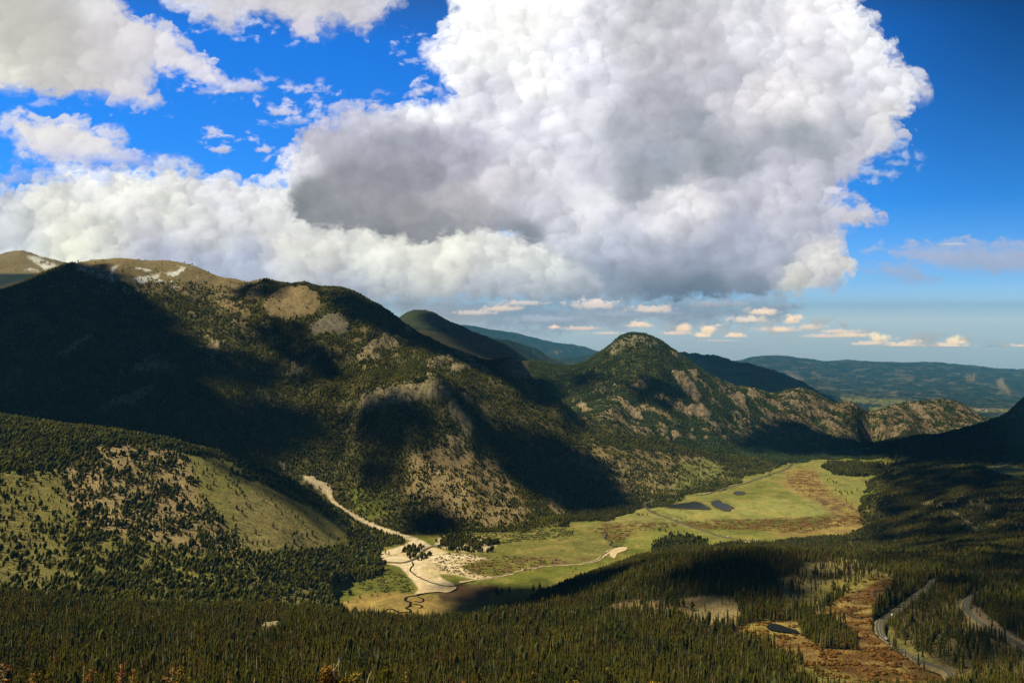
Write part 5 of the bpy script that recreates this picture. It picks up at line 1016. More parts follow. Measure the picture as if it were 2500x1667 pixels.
trees_mesh('willow_scrub', [scrub([(1660, 1273), (1850, 1268), (2030, 1260), (2115, 1252), (2125, 1275), (2030, 1290), (1950, 1302), (1850, 1294), (1750, 1294), (1690, 1290)], 3000, 2400, (.15, .085, .028), 1.8, '', thr=.03),
                            scrub([(1925, 1150), (1989, 1147), (2020, 1190), (2110, 1245), (2110, 1275), (2030, 1240), (1965, 1208), (1920, 1185)], 1800, 2400, (.17, .10, .03), 1.8, '', thr=.08),
                            scrub([(1440, 1292), (1500, 1276), (1665, 1276), (1640, 1290), (1540, 1300), (1520, 1330), (1470, 1310)], 1200, 2400, (.14, .08, .026), 1.8, '', thr=.05)], 'brown willow belt crossing the valley meadow')
trees_mesh('low_bushes', [scrub([(1090, 1350), (1180, 1355), (1320, 1362), (1400, 1370), (1300, 1392), (1160, 1412), (1080, 1395), (1050, 1370)], 1300, 2100, (.10, .07, .025), 1.8, '', thr=.0),
                          scrub([(1120, 1295), (1300, 1293), (1400, 1290), (1400, 1310), (1200, 1330), (1150, 1310)], 1500, 2100, (.085, .10, .03), 2.4, '', thr=.05),
                          scrub([(860, 1405), (930, 1380), (985, 1400), (1015, 1445), (960, 1450), (880, 1440)], 500, 1800, (.07, .08, .025), 2.2, '', thr=.05)], 'olive bushes dotting the river meadow beside the sand fan')
trees_mesh('low_bushes', [scrub([(460, 1120), (620, 1150), (790, 1250), (890, 1310), (700, 1345), (600, 1350), (500, 1230)], 3500, 1700, (.075, .085, .025), .9, '', thr=-.1),
                          scrub([(-10, 1155), (150, 1160), (160, 1290), (170, 1400), (-10, 1430)], 2500, 1300, (.10, .085, .03), 1.1, '', thr=-.1)], 'small sage bushes sprinkled on the open grassy hillside')

# ------------------------------------------------------------------ trees of their own
M_bark = simple_mat('bark', (.13, .085, .05), .95, .05, noise=3.0); M_dead = simple_mat('weathered_wood', (.78, .62, .38), .9, .05, noise=2.0)
def tube(path, rad, k=6):                       # tapered tube through 3D points
    path = np.asarray(path, float); n = len(path); V = []; Fc = []
    for i in range(n):
        d = path[min(i+1, n-1)]-path[max(i-1, 0)]; d /= np.linalg.norm(d)+1e-9
        a = np.cross(d, (0, 1, .01)); a /= np.linalg.norm(a)+1e-9; b = np.cross(d, a)
        for j in range(k): t = 2*math.pi*j/k; V.append(path[i]+rad[i]*(a*math.cos(t)+b*math.sin(t)))
    for i in range(n-1):
        for j in range(k): j2 = (j+1) % k; Fc.append((i*k+j, i*k+j2, (i+1)*k+j2, (i+1)*k+j))
    Fc.append(tuple((n-1)*k+j for j in range(k)))
    return V, Fc
class MB:
    def __init__(s): s.V = []; s.F = []; s.C = []
    def add(s, V, Fc, c=(1, 1, 1)):
        b = len(s.V); s.V += [tuple(v) for v in V]; s.F += [tuple(b+i for i in f) for f in Fc]; s.C += [tuple(c)]*len(V)
    def mesh(s, name, mat, col=True):
        lo = np.array([i for f in s.F for i in f]); st = np.cumsum([0]+[len(f) for f in s.F[:-1]])
        return mesh_np(name, np.array(s.V), lo, st, mat, np.array(s.C) if col else None)
def branch_tri(mb, base, ang, L, droop, w, c, rg):   # a bough: kinked, notched spray of needles
    dx, dy = math.cos(ang), math.sin(ang); px, py = -dy, dx; bx, by, bz = base
    m = (bx+dx*L*.55, by+dy*L*.55, bz-droop*L*.25); t = (bx+dx*L, by+dy*L, bz-droop*L*.75+rg.uniform(-.05, .1)*L)
    V = [(bx, by, bz+.02*L), (m[0]+px*w, m[1]+py*w, m[2]-.10*L), (m[0], m[1], m[2]+.07*L), (m[0]-px*w, m[1]-py*w, m[2]-.10*L), t]
    mb.add(V, [(0, 1, 2), (0, 2, 3), (2, 1, 4), (2, 4, 3)], c)
def conifer(name, rg, whorls, per, base_r, shape, c1_, c2_, clear=.1, tufts=0, top=1.0):
    # unit height tree; returns crown mesh, trunk mesh
    mb = MB()
    for i in range(whorls):
        t = (i+rg.uniform(0, .8))/whorls; z = clear+(1-clear)*t; r = base_r*shape(t)*rg.uniform(.65, 1.15)
        for k in range(per):
            a = rg.uniform(0, 6.283); L = max(r*rg.uniform(.6, 1.15), .008); q = rg.uniform(0, 1)
            c = np.array(c1_)*(1-q)+np.array(c2_)*q; c = np.clip(c*rg.uniform(.65, 1.4), .003, .8)
            branch_tri(mb, (0, 0, min(z, .985)), a, L, .55-.3*t, L*rg.uniform(.22, .36), c, rg)
    mb.add([(0.008, 0, .93), (-.004, .007, .93), (-.004, -.007, .93), (0, 0, 1.0)], [(0, 1, 3), (1, 2, 3), (2, 0, 3)], c1_)
    crown = mb.mesh(name+'_crown', M_tree)
    tb = MB(); V, Fc = tube([(0, 0, -.03), (.002, 0, .3), (0, .002, .65), (0, 0, .97)], [.014, .011, .007, .002], 6); tb.add(V, Fc)
    return crown, tb.mesh(name+'_trunk', M_bark, False)
rg = np.random.default_rng(3)
spire = lambda t: (1-t)**.8*(.75+.25*math.sin(min(t*9, 1.57)))+.03
plume = lambda t: math.sqrt(max(1-(t*1.02)**2, .02))*(.55+.45*min(t*4, 1))
SP = [conifer('spruce', np.random.default_rng(20+i), 22, 5, .13+.02*i, spire, DKG*1.1, OLV*1.2) for i in range(4)]
BR = [conifer('beetle_killed', np.random.default_rng(40+i), 20, 4, .12, spire, BRN, BRN*1.5+.01) for i in range(1)]
PN = [conifer('pine', np.random.default_rng(60+i), 15, 8, .30, plume, DKG*1.0, OLV*1.1, clear=.12) for i in range(3)]
def place_tree(kind, name, x, y, z, h, wide, label, group=None, cat='tree', rot=None, lean=0):
    e = bpy.data.objects.new(name, None); COL.objects.link(e); e.empty_display_size = .5
    e.location = (x, y, z-.3); e.scale = (h*wide, h*wide, h); e.rotation_euler = (lean, 0, R.uniform(0, 6.28) if rot is None else rot)
    tag(e, label, cat, group)
    for part, me in zip(('crown', 'trunk'), kind): o = bpy.data.objects.new(part, me); COL.objects.link(o); o.parent = e
    return e
for (x, y, z, h, r) in SEL:
    brown = R.uniform() < .12; k = BR[0] if brown else SP[R.integers(4)]
    if brown: place_tree(k, 'conifer_tree', x, y, z, h, R.uniform(.85, 1.1), 'brown dying conifer in the packed wood along the bottom of the view', 'brown conifers of the near wood')
    else: place_tree(k, 'conifer_tree', x, y, z, h, R.uniform(.85, 1.15), 'slim olive green conifer in the packed wood along the bottom of the view', 'green conifers of the near wood')
# lone trees out in the open
def c7(x, y): return (450+x/4.704, 1130+y/4.704)
def c8(x, y): return (1850+x/7.84, 1120+y/7.84)
def c1p(x, y): return (1550+x/7.84, 1150+y/7.84)
def r7(x, y): return (600+x/5.87, 1400+y/5.87)
LONE = [
 ([c7(*p) for p in ((785, 940), (838, 950), (912, 940), (970, 930), (720, 895))], 11, 'pine in the row of five low on the grassy slope', 'row of five pines', 1500, 'pine_tree'),
 ([c7(*p) for p in ((505, 275), (550, 250), (590, 340), (640, 310), (665, 355), (690, 400), (710, 485), (757, 520))], 11.5, 'pine in the file running down the bare grassy slope', 'file of pines down the grassy slope', 1500, 'pine_tree'),
 ([c7(*p) for p in ((220, 130), (340, 105), (320, 165), (265, 290), (300, 290), (340, 250), (340, 25), (475, 175), (530, 150))], 12, 'pine high up where the grassy slope meets the scree', 'pines at the top of the grassy slope', 1500, 'pine_tree'),
 ([c7(*p) for p in ((915, 445), (995, 430), (1048, 500))], 9, 'small pine in cloud shade on the grassy slope', 'three small shaded pines', 1500, 'pine_tree'),
 ([c7(*p) for p in ((1165, 955), (1240, 980), (1260, 920), (1240, 860), (1310, 890), (1350, 850), (1290, 820), (1410, 850))], 11, 'pine among pale boulders below the grassy slope', 'pines among the pale boulders', 1500, 'pine_tree'),
 ([c7(*p) for p in ((550, 800), (590, 790), (620, 1030), (560, 940), (1110, 1050))], 12, 'big dark pine just clear of the hillside wood', 'pines at the hillside wood edge', 1500, 'pine_tree'),
 ([(28, 1315), (88, 1318), (95, 1312), (158, 1303), (178, 1310), (95, 1365), (215, 1358), (145, 1270), (155, 1275)], 11, 'pine on the open hillside meadow at the frame edge', 'pines on the open hillside meadow', 1200, 'pine_tree'),
 ([c1p(*p) for p in ((335, 785), (375, 800), (400, 808))], 7, 'bush like pine beside the bend of the valley road', 'three pines beside the road bend', 2300, 'pine_tree'),
 ([c1p(*p) for p in ((40, 835), (80, 845), (145, 850), (237, 848))], 9, 'pine in the row above the gravel spur track', 'row of pines above the spur track', 2300, 'pine_tree'),
 ([c1p(*p) for p in ((455, 858), (617, 875), (686, 895))], 5, 'very small pine beside the straight valley road', 'small pines along the straight road', 2300, 'pine_tree'),
 ([c1p(*p) for p in ((870, 925), (905, 922))], 7, 'pine of the close pair beyond the willow belt', 'pair of pines by the willow belt', 2300, 'pine_tree'),
 ([c1p(*p) for p in ((460, 1145), (485, 1130), (580, 1155), (690, 1175), (760, 1195), (825, 1180))], 10, 'pine in the open group before the wooded knoll', 'pines between willow belt and knoll', 2300, 'pine_tree'),
 ([c8(*p) for p in ((1335, 415), (1377, 395))], 9, 'round pine of the pair below the far wood', 'two round pines at the meadow edge', 2300, 'pine_tree'),
 ([c8(*p) for p in ((1445, 455), (1500, 465))], 12, 'taller pine of the pair before the far wood', 'two taller pines at the far wood', 2300, 'pine_tree'),
 ([c8(*p) for p in ((1605, 690), (1570, 650), (1675, 630), (1720, 670), (1800, 670), (1900, 605))], 11, 'pine in the loose clump of the far meadow', 'loose clump in the far meadow', 2300, 'pine_tree'),
 ([c8(*p) for p in ((815, 1345), (905, 1360))], 8, 'spruce of the pair on the near side of the willow belt', 'pair of spruces south of the willow belt', 2300, 'spruce_tree'),
 ([r7(*p) for p in ((1590, 415), (1612, 415), (1700, 395))], 6.5, 'short broad spruce of three in the corner meadow', 'three short spruces in the corner meadow', 1700, 'spruce_tree'),
 ([(1225, 1448), (1212, 1452), (1243, 1446)], 15, 'tall black pine in the shade beyond the near wood', 'tall black pines in the shade', 1900, 'pine_tree'),
 ([(1318, 1440), (1302, 1445)], 16, 'tall dark pine at the tip of the wooded spur', 'pair of tall pines at the spur tip', 1900, 'pine_tree'),
 ([(1406, 1390), (1392, 1387), (1398, 1398)], 9, 'small black spruce on the far bank of the river', 'spruces on the far river bank', 1900, 'spruce_tree'),
 ([(2048, 1452), (2062, 1444), (2070, 1449), (2034, 1440)], 11, 'pine on the pale knob above the willow meadow', 'pines on the pale knob', 900, 'pine_tree'),
 ([(1655, 1480), (1668, 1482), (1640, 1476), (1690, 1490)], 10, 'pine on the tan clearing of the wooded spur', 'pines in the tan clearing', 900, 'pine_tree'),
]
SINGLE = [
 (c7(600, 525), 10, 1.3, 'bushy green pine in the middle of the bare grassy slope', 1500, 'pine_tree'), (c7(560, 640), 10, 1.0, 'small dark pine alone on the grass left of the slope centre', 1500, 'pine_tree'),
 (c7(1020, 740), 13, .8, 'narrow leaning pine alone low on the bare grassy slope', 1500, 'pine_tree'), (c7(820, 810), 12, 1.15, 'broad pine alone above the row of five pines', 1500, 'pine_tree'),
 (c7(1275, 640), 12, 1.0, 'pine at the lower edge of the cloud shade on the grassy slope', 1500, 'pine_tree'), (c7(1360, 705), 13, .8, 'slender pine downhill of the shade edge, above the boulders', 1500, 'pine_tree'),
 (c8(1048, 325), 10, 1.1, 'round dark pine alone at the top of the brown marsh', 2300, 'pine_tree'), (c8(1222, 285), 7, 1.0, 'small pine alone on the far pale strip of meadow', 2300, 'pine_tree'),
 (c8(1490, 615), 9, 1.3, 'wide low pine left of the loose clump in the far meadow', 2300, 'pine_tree'), (c8(2063, 820), 9, .9, 'lone pine near the tall wood at the meadow edge', 2300, 'pine_tree'), (c8(1140, 500), 6, 1.2, 'single bush like pine on the grass beside the marsh', 2300, 'pine_tree'),
 (c8(220, 315), 9, 1.3, 'dark pine where the lakeside road meets the trees', 2300, 'pine_tree'), (c1p(873, 755), 5, 1.2, 'tiny pine alone just below the long lake', 2300, 'pine_tree'), (c1p(1115, 815), 5, 1.3, 'tiny round pine alone in the pale meadow below the two lobed lake', 2300, 'pine_tree'),
 (c1p(975, 900), 8, .9, 'pointed pine alone at the upper edge of the willow belt', 2300, 'pine_tree'), (c1p(800, 945), 6, 1.2, 'pine close above the road bridge in the willow belt', 2300, 'pine_tree'), (c1p(612, 1080), 10, .9, 'pine uphill of the group between willow belt and knoll', 2300, 'pine_tree'),
 (c1p(935, 1165), 8, 1.1, 'round pine right of the open group before the wooded knoll', 2300, 'pine_tree'), (c1p(1550, 1430), 13, .7, 'slim light green aspen alone in the bright meadow', 2300, 'aspen_tree'), (c1p(2012, 1325), 8, 1.2, 'round pine beside the valley road near the white camper', 2300, 'pine_tree'), (c1p(2250, 1370), 13, 1.0, 'tall pine at the meadow corner behind the valley road', 2300, 'pine_tree'),
 (r7(1995, 260), 10, .75, 'tallest narrow spruce in the corner meadow by the river', 1700, 'spruce_tree'), (r7(2055, 295), 8, .75, 'narrow spruce right of the tallest one in the corner meadow', 1700, 'spruce_tree'), (r7(1808, 320), 7, 1.4, 'squat spruce in the corner meadow', 1700, 'spruce_tree'), (r7(1885, 325), 8, .75, 'slim spruce right of the squat one', 1700, 'spruce_tree'),
 (r7(1465, 415), 9, 1.0, 'spruce near the wood edge of the corner meadow', 1700, 'spruce_tree'), (r7(1385, 478), 16, .85, 'large dark spruce rising from the near wood into the corner meadow', 1500, 'spruce_tree'), (r7(1210, 400), 11, .7, 'thin spruce at the end of the pale path', 1700, 'spruce_tree'), (r7(1490, 300), 14, 1.6, 'big round leafy tree at the edge of the corner meadow', 1700, 'broadleaf_tree'), (r7(1635, 350), 10, 1.3, 'bushy spruce between the round tree and the squat spruce', 1700, 'spruce_tree'),
 ((1019, 1500), 17, .8, 'tall black spruce at the wood edge in front of the meanders', 1500, 'spruce_tree'), ((1059, 1498), 12, .8, 'smaller spruce right of the one before the meanders', 1500, 'spruce_tree'), ((950, 1355), 12, .7, 'thin pine standing on the upper left of the sand fan', 1900, 'pine_tree'), ((941, 1352), 13, .75, 'darker pine at the left tip of the sand fan', 1900, 'pine_tree'),
]
def ordinals(n):
    w = ['first', 'second', 'third', 'fourth', 'fifth', 'sixth', 'seventh', 'eighth', 'ninth', 'tenth', 'eleventh', 'twelfth', 'thirteenth', 'fourteenth']
    if n == 2: return ['the left one', 'the right one']
    return ['leftmost']+[w[k]+' from the left' for k in range(1, n-1)]+['rightmost']
ASPM = conifer('aspen', np.random.default_rng(90), 12, 9, .30, plume, ASP, ASP*1.4, clear=.2)
for pts, h, lb, grp, ym, nm in LONE:
    for (u, v), od in zip(sorted(pts), ordinals(len(pts))):
        P = pick(u, v, ym); kind = PN[R.integers(3)] if nm == 'pine_tree' else SP[R.integers(4)]
        place_tree(kind, nm, P[0], P[1], P[2], 1.3*h*R.uniform(.85, 1.15), R.uniform(.95, 1.2)*(1.0 if nm == 'pine_tree' else 1.5), lb+', '+od, grp)
for (u, v), h, wd, lb, ym, nm in SINGLE:
    P = pick(u, v, ym); kind = {'pine_tree': PN[R.integers(3)], 'spruce_tree': SP[3], 'aspen_tree': ASPM, 'broadleaf_tree': PN[0]}[nm]
    place_tree(kind, nm, P[0], P[1], P[2], 1.25*h, wd*(1.05 if nm != 'spruce_tree' else 1.5), lb)
log('lone trees')

# ------------------------------------------------------------------ treetops right below the overlook
GOLD = np.array((.36, .20, .035)); RUST = np.array((.32, .12, .03)); FGRN = np.array((.075, .068, .016)); YLG = np.array((.30, .23, .04))
def needle_clump(mb, c, r, n, col, rg, flat=.6):
    for _ in range(n):
        d = rg.standard_normal(3); d /= np.linalg.norm(d); d[2] *= flat; p = np.array(c)+d*r*rg.uniform(.2, 1)**.6
        a = rg.standard_normal(3)*r*.42; b = rg.standard_normal(3)*r*.16; q = np.clip(col*rg.uniform(.45, 1.6), .003, .8)
        mb.add([p-b, p+b, p+a], [(0, 1, 2)], q)
def front_tree(name, u, vtop, Y, H, kind, label, lean=0.0, wide=1.0, seed=0):
    rg = np.random.default_rng(1000+seed); X = (u-U0)/F*Y; ztop = CZ-(vtop-V0)/F*Y; zb = float(hgt(np.array([X]), np.array([Y]))[0]); H = max(ztop-zb, 4.0)
    e = bpy.data.objects.new(name, None); COL.objects.link(e); e.location = (X, Y, zb-.2); tag(e, label, 'tree')
    vis = 9.5 if H > 10 else H*.85                                  # depth of crown carrying needles
    k = 9; path = [(lean*(i/k)**1.5*2+.10*math.sin(i*1.7+seed), .10*math.cos(i*2.1+seed), H*i/k) for i in range(k+1)]; rad = [max(.20*(1-i/k)**.8, .018) for i in range(k+1)]
    tb = MB(); V, Fc = tube(path, rad, 7); tb.add(V, Fc)
    mb = MB()
    def pt(z): t = min(max(z/H, 0), 1)*k; i = min(int(t), k-1); f = t-i; return np.array(path[i])*(1-f)+np.array(path[i+1])*f
    base = {'green': FGRN, 'gold': GOLD, 'rust': RUST, 'yellow': YLG, 'snag': GOLD, 'bare': GOLD, 'rusttop': FGRN}[kind]
    nb = {'green': 74, 'gold': 46, 'rust': 50, 'yellow': 60, 'snag': 26, 'bare': 16, 'rusttop': 60}[kind]
    for i in range(nb):
        t = i/nb; z = H-.15-vis*t; p = pt(z); a = rg.uniform(0, 6.283); L = wide*(.25+1.75*t**.75)*rg.uniform(.5, 1.15)*(.8 if kind in ('gold', 'snag', 'bare') else 1)
        d = np.array((math.cos(a), math.sin(a), -.18+.35*(1-t)+(.3 if kind in ('gold', 'bare', 'snag') else 0)*rg.uniform(-.5, 1))); end = p+d*L; mid = p+d*L*.5+np.array((0, 0, .06*L))
        V, Fc = tube([p, mid, end], [.035+.015*t, .022, .008], 4); tb.add(V, Fc)
        if kind == 'bare' or (kind == 'snag' and rg.uniform() < .45): 
            for q in range(2): s = p+d*L*rg.uniform(.4, .9); dd = rg.standard_normal(3)*.3*L; V, Fc = tube([s, s+dd*.5+(0, 0, .03), s+dd], [.014, .009, .004], 3); tb.add(V, Fc)
            continue
        col = base if not (kind == 'rusttop' and t < .22) else RUST
        if kind == 'green' and rg.uniform() < .16: col = YLG
        for s in np.linspace(.35, 1.05, max(int(L/.24), 2)):
            c = p+d*L*s+np.array((0, 0, -.06*s*L)); needle_clump(mb, c, .20+.05*L, 15, col, rg)
    if kind != 'bare': link('crown', mb.mesh('crown', M_tree), e)
    link('trunk', tb.mesh('trunk', M_dead if kind in ('gold', 'snag', 'bare', 'rust', 'rusttop') else M_bark, False), e)
    return e
FRONT = [('dead_pine', 4, 1612, 62, 'rust', 'rust red dead pine cut by the bottom corner of the frame', 1.3), ('spruce_tree', 49, 1602, 78, 'green', 'tallest dark spruce top near the bottom corner, layered boughs', 1.0), ('snag', 24, 1634, 82, 'bare', 'thin bare snag between the corner pine and the tall spruce', .6),
 ('spruce_tree', 101, 1610, 80, 'green', 'dark ragged spruce top with a drooping crest, second tall one from the corner', .95), ('pine_tree', 74, 1636, 76, 'gold', 'sparse golden pine top between the two tall corner spruces', .7), ('pine_tree', 126, 1632, 84, 'yellow', 'thin yellow green pine top beside the ragged spruce', .6),
 ('snag', 191, 1622, 88, 'snag', 'slender half bare snag standing alone in front of the wood', .5), ('dead_pine', 225, 1627, 70, 'rust', 'orange topped dead pine with a flat bushy crown', .9), ('spruce_tree', 264, 1630, 86, 'green', 'small dark spruce left of the rust tipped tree', .8),
 ('dead_pine', 284, 1613, 74, 'rusttop', 'pine with a rust red tip and pale stem', .75), ('spruce_tree', 303, 1619, 80, 'green', 'blackish spruce touching the rust tipped pine', .85), ('spruce_tree', 321, 1628, 84, 'gold', 'brownish spruce top right of the blackish one', .7),
 ('pine_tree', 408, 1624, 66, 'gold', 'wide twisted brown pine top with dense upper boughs', 1.25), ('pine_tree', 455, 1616, 76, 'yellow', 'upright yellow green pine right of the twisted brown one', .8), ('pine_tree', 388, 1640, 82, 'green', 'low dark pine behind the twisted brown one', .9),
 ('pine_tree', 560, 1642, 90, 'gold', 'faint golden treetop alone along the bottom edge', .6), ('spruce_tree', 672, 1637, 92, 'green', 'small spruce top left of the perched bird', .8), ('snag', 606, 1648, 80, 'bare', 'short bleached twig like snag at the bottom edge', .4),
 ('snag', 848, 1636, 88, 'bare', 'grey leafless snag right of the perched bird', .45), ('spruce_tree', 948, 1621, 78, 'green', 'dense black spruce top right of the bare grey snag', 1.0), ('snag', 979, 1634, 82, 'snag', 'pale bushy topped snag beside the dense black spruce', .5),
 ('pine_tree', 1004, 1641, 76, 'yellow', 'yellow tipped pine beside the pale snag', .75), ('spruce_tree', 1168, 1627, 88, 'green', 'thin pointed treetop left of the tall central one', .6), ('spruce_tree', 1297, 1616, 84, 'green', 'tall narrow spruce top near the middle of the bottom edge', .75),
 ('spruce_tree', 1411, 1634, 80, 'green', 'broad spruce top with a lower shoulder at its side', .9), ('spruce_tree', 1392, 1654, 76, 'yellow', 'low yellowish top leaning on the broad spruce', .7), ('spruce_tree', 1485, 1624, 78, 'green', 'cone shaped spruce top, the last tall one to the right', .85),
 ('pine_tree', 1140, 1655, 84, 'gold', 'low brown tuft of a pine left of the thin pointed top', .6), ('pine_tree', 1256, 1656, 80, 'yellow', 'small yellow tuft left of the tall central spruce', .5)]
for i, (nm, u, v, Y, kd, lb, wd) in enumerate(FRONT): front_tree(nm, u, v, Y, 0, kd, lb, wide=wd, seed=i, lean=.25*math.sin(i*2.3))
# rounded yellow green crown right of centre
def round_top(u, vtop, Y, rx, label):
    rg = np.random.default_rng(77); X = (u-U0)/F*Y; zt = CZ-(vtop-V0)/F*Y; zb = float(hgt(np.array([X]), np.array([Y]))[0]); H = zt-zb
    e = bpy.data.objects.new('pine_tree', None); COL.objects.link(e); e.location = (X, Y, zb-.2); tag(e, label, 'tree')
    tb = MB(); V, Fc = tube([(0, 0, 0), (.1, 0, H*.5), (0, .1, H-.8)], [.25, .18, .06], 7); tb.add(V, Fc); mb = MB()
    for i in range(300):
        a = rg.uniform(0, 6.283); s = rg.uniform(0, 1)**.5; x = rx*s*math.cos(a); y = rx*.8*s*math.sin(a); z = H-.25-1.7*s**2.2*rg.uniform(.8, 1.1)-rg.uniform(0, 1.3)**2
        if i < 60: V, Fc = tube([(0, 0, max(H-3, z-1.5)), (x*.5, y*.5, z-.5), (x, y, z)], [.05, .03, .01], 4); tb.add(V, Fc)
        needle_clump(mb, (x, y, z), .26, 16, YLG if rg.uniform() < .75 else GOLD, rg)
    link('crown', mb.mesh('crown', M_tree), e); link('trunk', tb.mesh('trunk', M_bark, False), e)
round_top(1598, 1652, 62, 1.15, 'wide rounded yellow green crown along the bottom edge right of centre')
# the gnarled dead tree with the bird
def gnarled():
    Y = 66.0; rg = np.random.default_rng(5)
    def W(u, v, dy=0): return np.array(((u-U0)/F*Y, dy, CZ-(v-V0)/F*Y))
    B = W(820, 1700); zb = float(hgt(np.array([B[0]]), np.array([Y]))[0])
    e = bpy.data.objects.new('dead_pine', None); COL.objects.link(e); e.location = (B[0], Y, zb-.2); tag(e, 'gnarled bleached dead pine with golden needles, a bird on its longest branch', 'tree')
    O = np.array((B[0], 0, zb-.2)); tb = MB()
    def limb(pts, r0, r1, k=7):
        P = [W(*p)-O for p in pts]; n = len(P); V, Fc = tube(P, [r0+(r1-r0)*i/(n-1) for i in range(n)], k); tb.add(V, Fc); return P
    base = [np.array((-.1, 0, 0)), np.array((-.05, .05, (W(816, 1690)-O)[2]*.6))]
    V, Fc = tube(base+[W(817, 1690)-O, W(816, 1667)-O, W(815, 1645)-O, W(815, 1632)-O], [.22, .16, .11, .09, .075, .06], 8); tb.add(V, Fc)
    limb([(815, 1634), (819, 1630), (822, 1626), (826, 1618), (829, 1613), (833, 1608)], .055, .02)
    limb([(815, 1634), (815, 1626), (816, 1619)], .035, .015)
    V, Fc = tube([np.array((.25, .1, 0)), W(827, 1690, .1)-O, W(827, 1667, .1)-O, W(828, 1650, .1)-O, W(826, 1632, .1)-O, W(827, 1618, .1)-O, W(826.5, 1607, .1)-O], [.12, .08, .06, .05, .04, .028, .01], 7); tb.add(V, Fc)
    limb([(816, 1655), (811, 1645), (808, 1636), (803, 1632), (799, 1630)], .045, .012); limb([(815, 1640), (809, 1643), (806, 1652)], .03, .01); limb([(800, 1672), (797, 1655), (790, 1645), (786, 1640)], .05, .015)
    limb([(827, 1640), (822, 1650), (819, 1655)], .03, .01); limb([(828, 1630), (832, 1627), (834, 1622)], .015, .005); limb([(827, 1655), (835, 1652), (842, 1655)], .02, .008)
    limb([(866, 1667), (864, 1664), (868, 1661)], .05, .03)
    link('trunk', tb.mesh('trunk', M_dead, False), e)
    mb = MB()
    for (u, v, r, n, col) in [(788, 1640, .26, 60, GOLD), (795, 1632, .24, 60, GOLD*1.2), (803, 1629, .2, 50, GOLD), (810, 1634, .2, 40, GOLD*.6), (792, 1650, .25, 60, GOLD*.7), (805, 1642, .26, 70, RUST*.35), (812, 1650, .26, 70, RUST*.3), (800, 1655, .28, 70, GOLD*.8), (786, 1658, .25, 50, GOLD*.7),
                              (822, 1640, .14, 25, GOLD*.6), (820, 1655, .22, 50, GOLD*.5), (833, 1660, .3, 70, YLG*.8), (846, 1660, .3, 70, YLG), (858, 1656, .3, 70, YLG*1.1), (868, 1651, .26, 60, YLG*1.2), (878, 1648, .2, 40, YLG), (875, 1660, .3, 60, YLG*.7), (795, 1668, .4, 80, GOLD*.6), (815, 1669, .4, 80, GOLD*.5), (850, 1670, .4, 90, YLG*.7), (779, 1662, .2, 30, GOLD)]:
        for _ in range(3): needle_clump(mb, W(u, v, rg.uniform(-.25, .3))-O+rg.normal(0, .08, 3), r*.8, n//2, np.array(col), rg)
    link('crown', mb.mesh('crown', M_tree), e)
    # bleached sticks at the bottom
    for (pp, lb) in (([(862, 1672), (866, 1666), (869, 1661)], 'short bleached broken stub right of the gnarled pine'), ([(893, 1678), (895, 1668), (897, 1660), (902, 1652)], 'white forked stick poking up right of the gnarled pine')):
        P = [np.array(((u-U0)/F*Y, Y+1.0, CZ-(v-V0)/F*Y)) for u, v in pp]; P = [np.array((P[0][0]-.4, Y+1.0, float(hgt(np.array([P[0][0]]), np.array([Y+1.0]))[0])-.2))]+P
        tb = MB(); V, Fc = tube([p-P[0] for p in P], [.13]+[.07-.05*i/(len(pp)-1) for i in range(len(pp))], 7); tb.add(V, Fc)
        if len(pp) > 3: q = [p-P[0] for p in P]; V, Fc = tube([q[3], q[3]+np.array((.12, 0, .2)), q[3]+np.array((.13, 0, .34))], [.035, .02, .008], 5); tb.add(V, Fc)
        o = link('snag', tb.mesh('snag', M_dead, False), loc=tuple(P[0])); tag(o, lb, 'snag')
    # bird: a dark blue jay looking up
    M_bl = simple_mat('blue_feathers', (.012, .035, .13), .5, .3, noise=30.0); M_bk = simple_mat('black_feathers', (.012, .012, .016), .5, .3); M_bill = simple_mat('bill', (.25, .2, .12), .4, .3)
    be = bpy.data.objects.new('bird', None); COL.objects.link(be); bp = W(834, 1607.5); be.location = (bp[0], Y, bp[2]); be.rotation_euler = (0, 0, .15); be.scale = (1.15,)*3; tag(be, 'dark blue jay with raised bill perched on the tip of the dead branch', 'bird')
    def blob(name, path, rad, mat, k=10):
        b = MB(); V, Fc = tube(path, rad, k); b.add(V, Fc); me = b.mesh(name, mat, False); me.polygons.foreach_set('use_smooth', np.ones(len(me.polygons), bool)); return link(name, me, be)
    blob('body', [(-.10, 0, -.02), (-.06, 0, -.01), (-.02, 0, .03), (.02, 0, .08), (.05, 0, .12), (.062, 0, .145)], [.012, .042, .055, .05, .036, .01], M_bl)
    blob('head', [(.035, 0, .11), (.055, 0, .135), (.072, 0, .155), (.083, 0, .17), (.088, 0, .178)], [.02, .034, .034, .024, .006], M_bk)
    blob('crest', [(.045, 0, .15), (.04, 0, .18), (.028, 0, .20)], [.02, .012, .002], M_bk, 6)
    blob('bill', [(.082, 0, .172), (.10, 0, .19), (.115, 0, .205)], [.011, .007, .001], M_bill, 6)
    blob('tail', [(-.08, 0, -.015), (-.13, 0, -.06), (-.17, 0, -.11)], [.022, .02, .012], M_bl, 6)
    for sgn in (-1, 1):
        blob('wing', [(.03, sgn*.04, .09), (-.02, sgn*.055, .04), (-.08, sgn*.04, -.02), (-.12, sgn*.02, -.05)], [.012, .03, .02, .004], M_bl, 6)
        blob('leg', [(0, sgn*.018, .01), (.004, sgn*.018, -.03), (.0, sgn*.018, -.05)], [.006, .004, .004], M_bk, 5)
gnarled()
log('front trees')

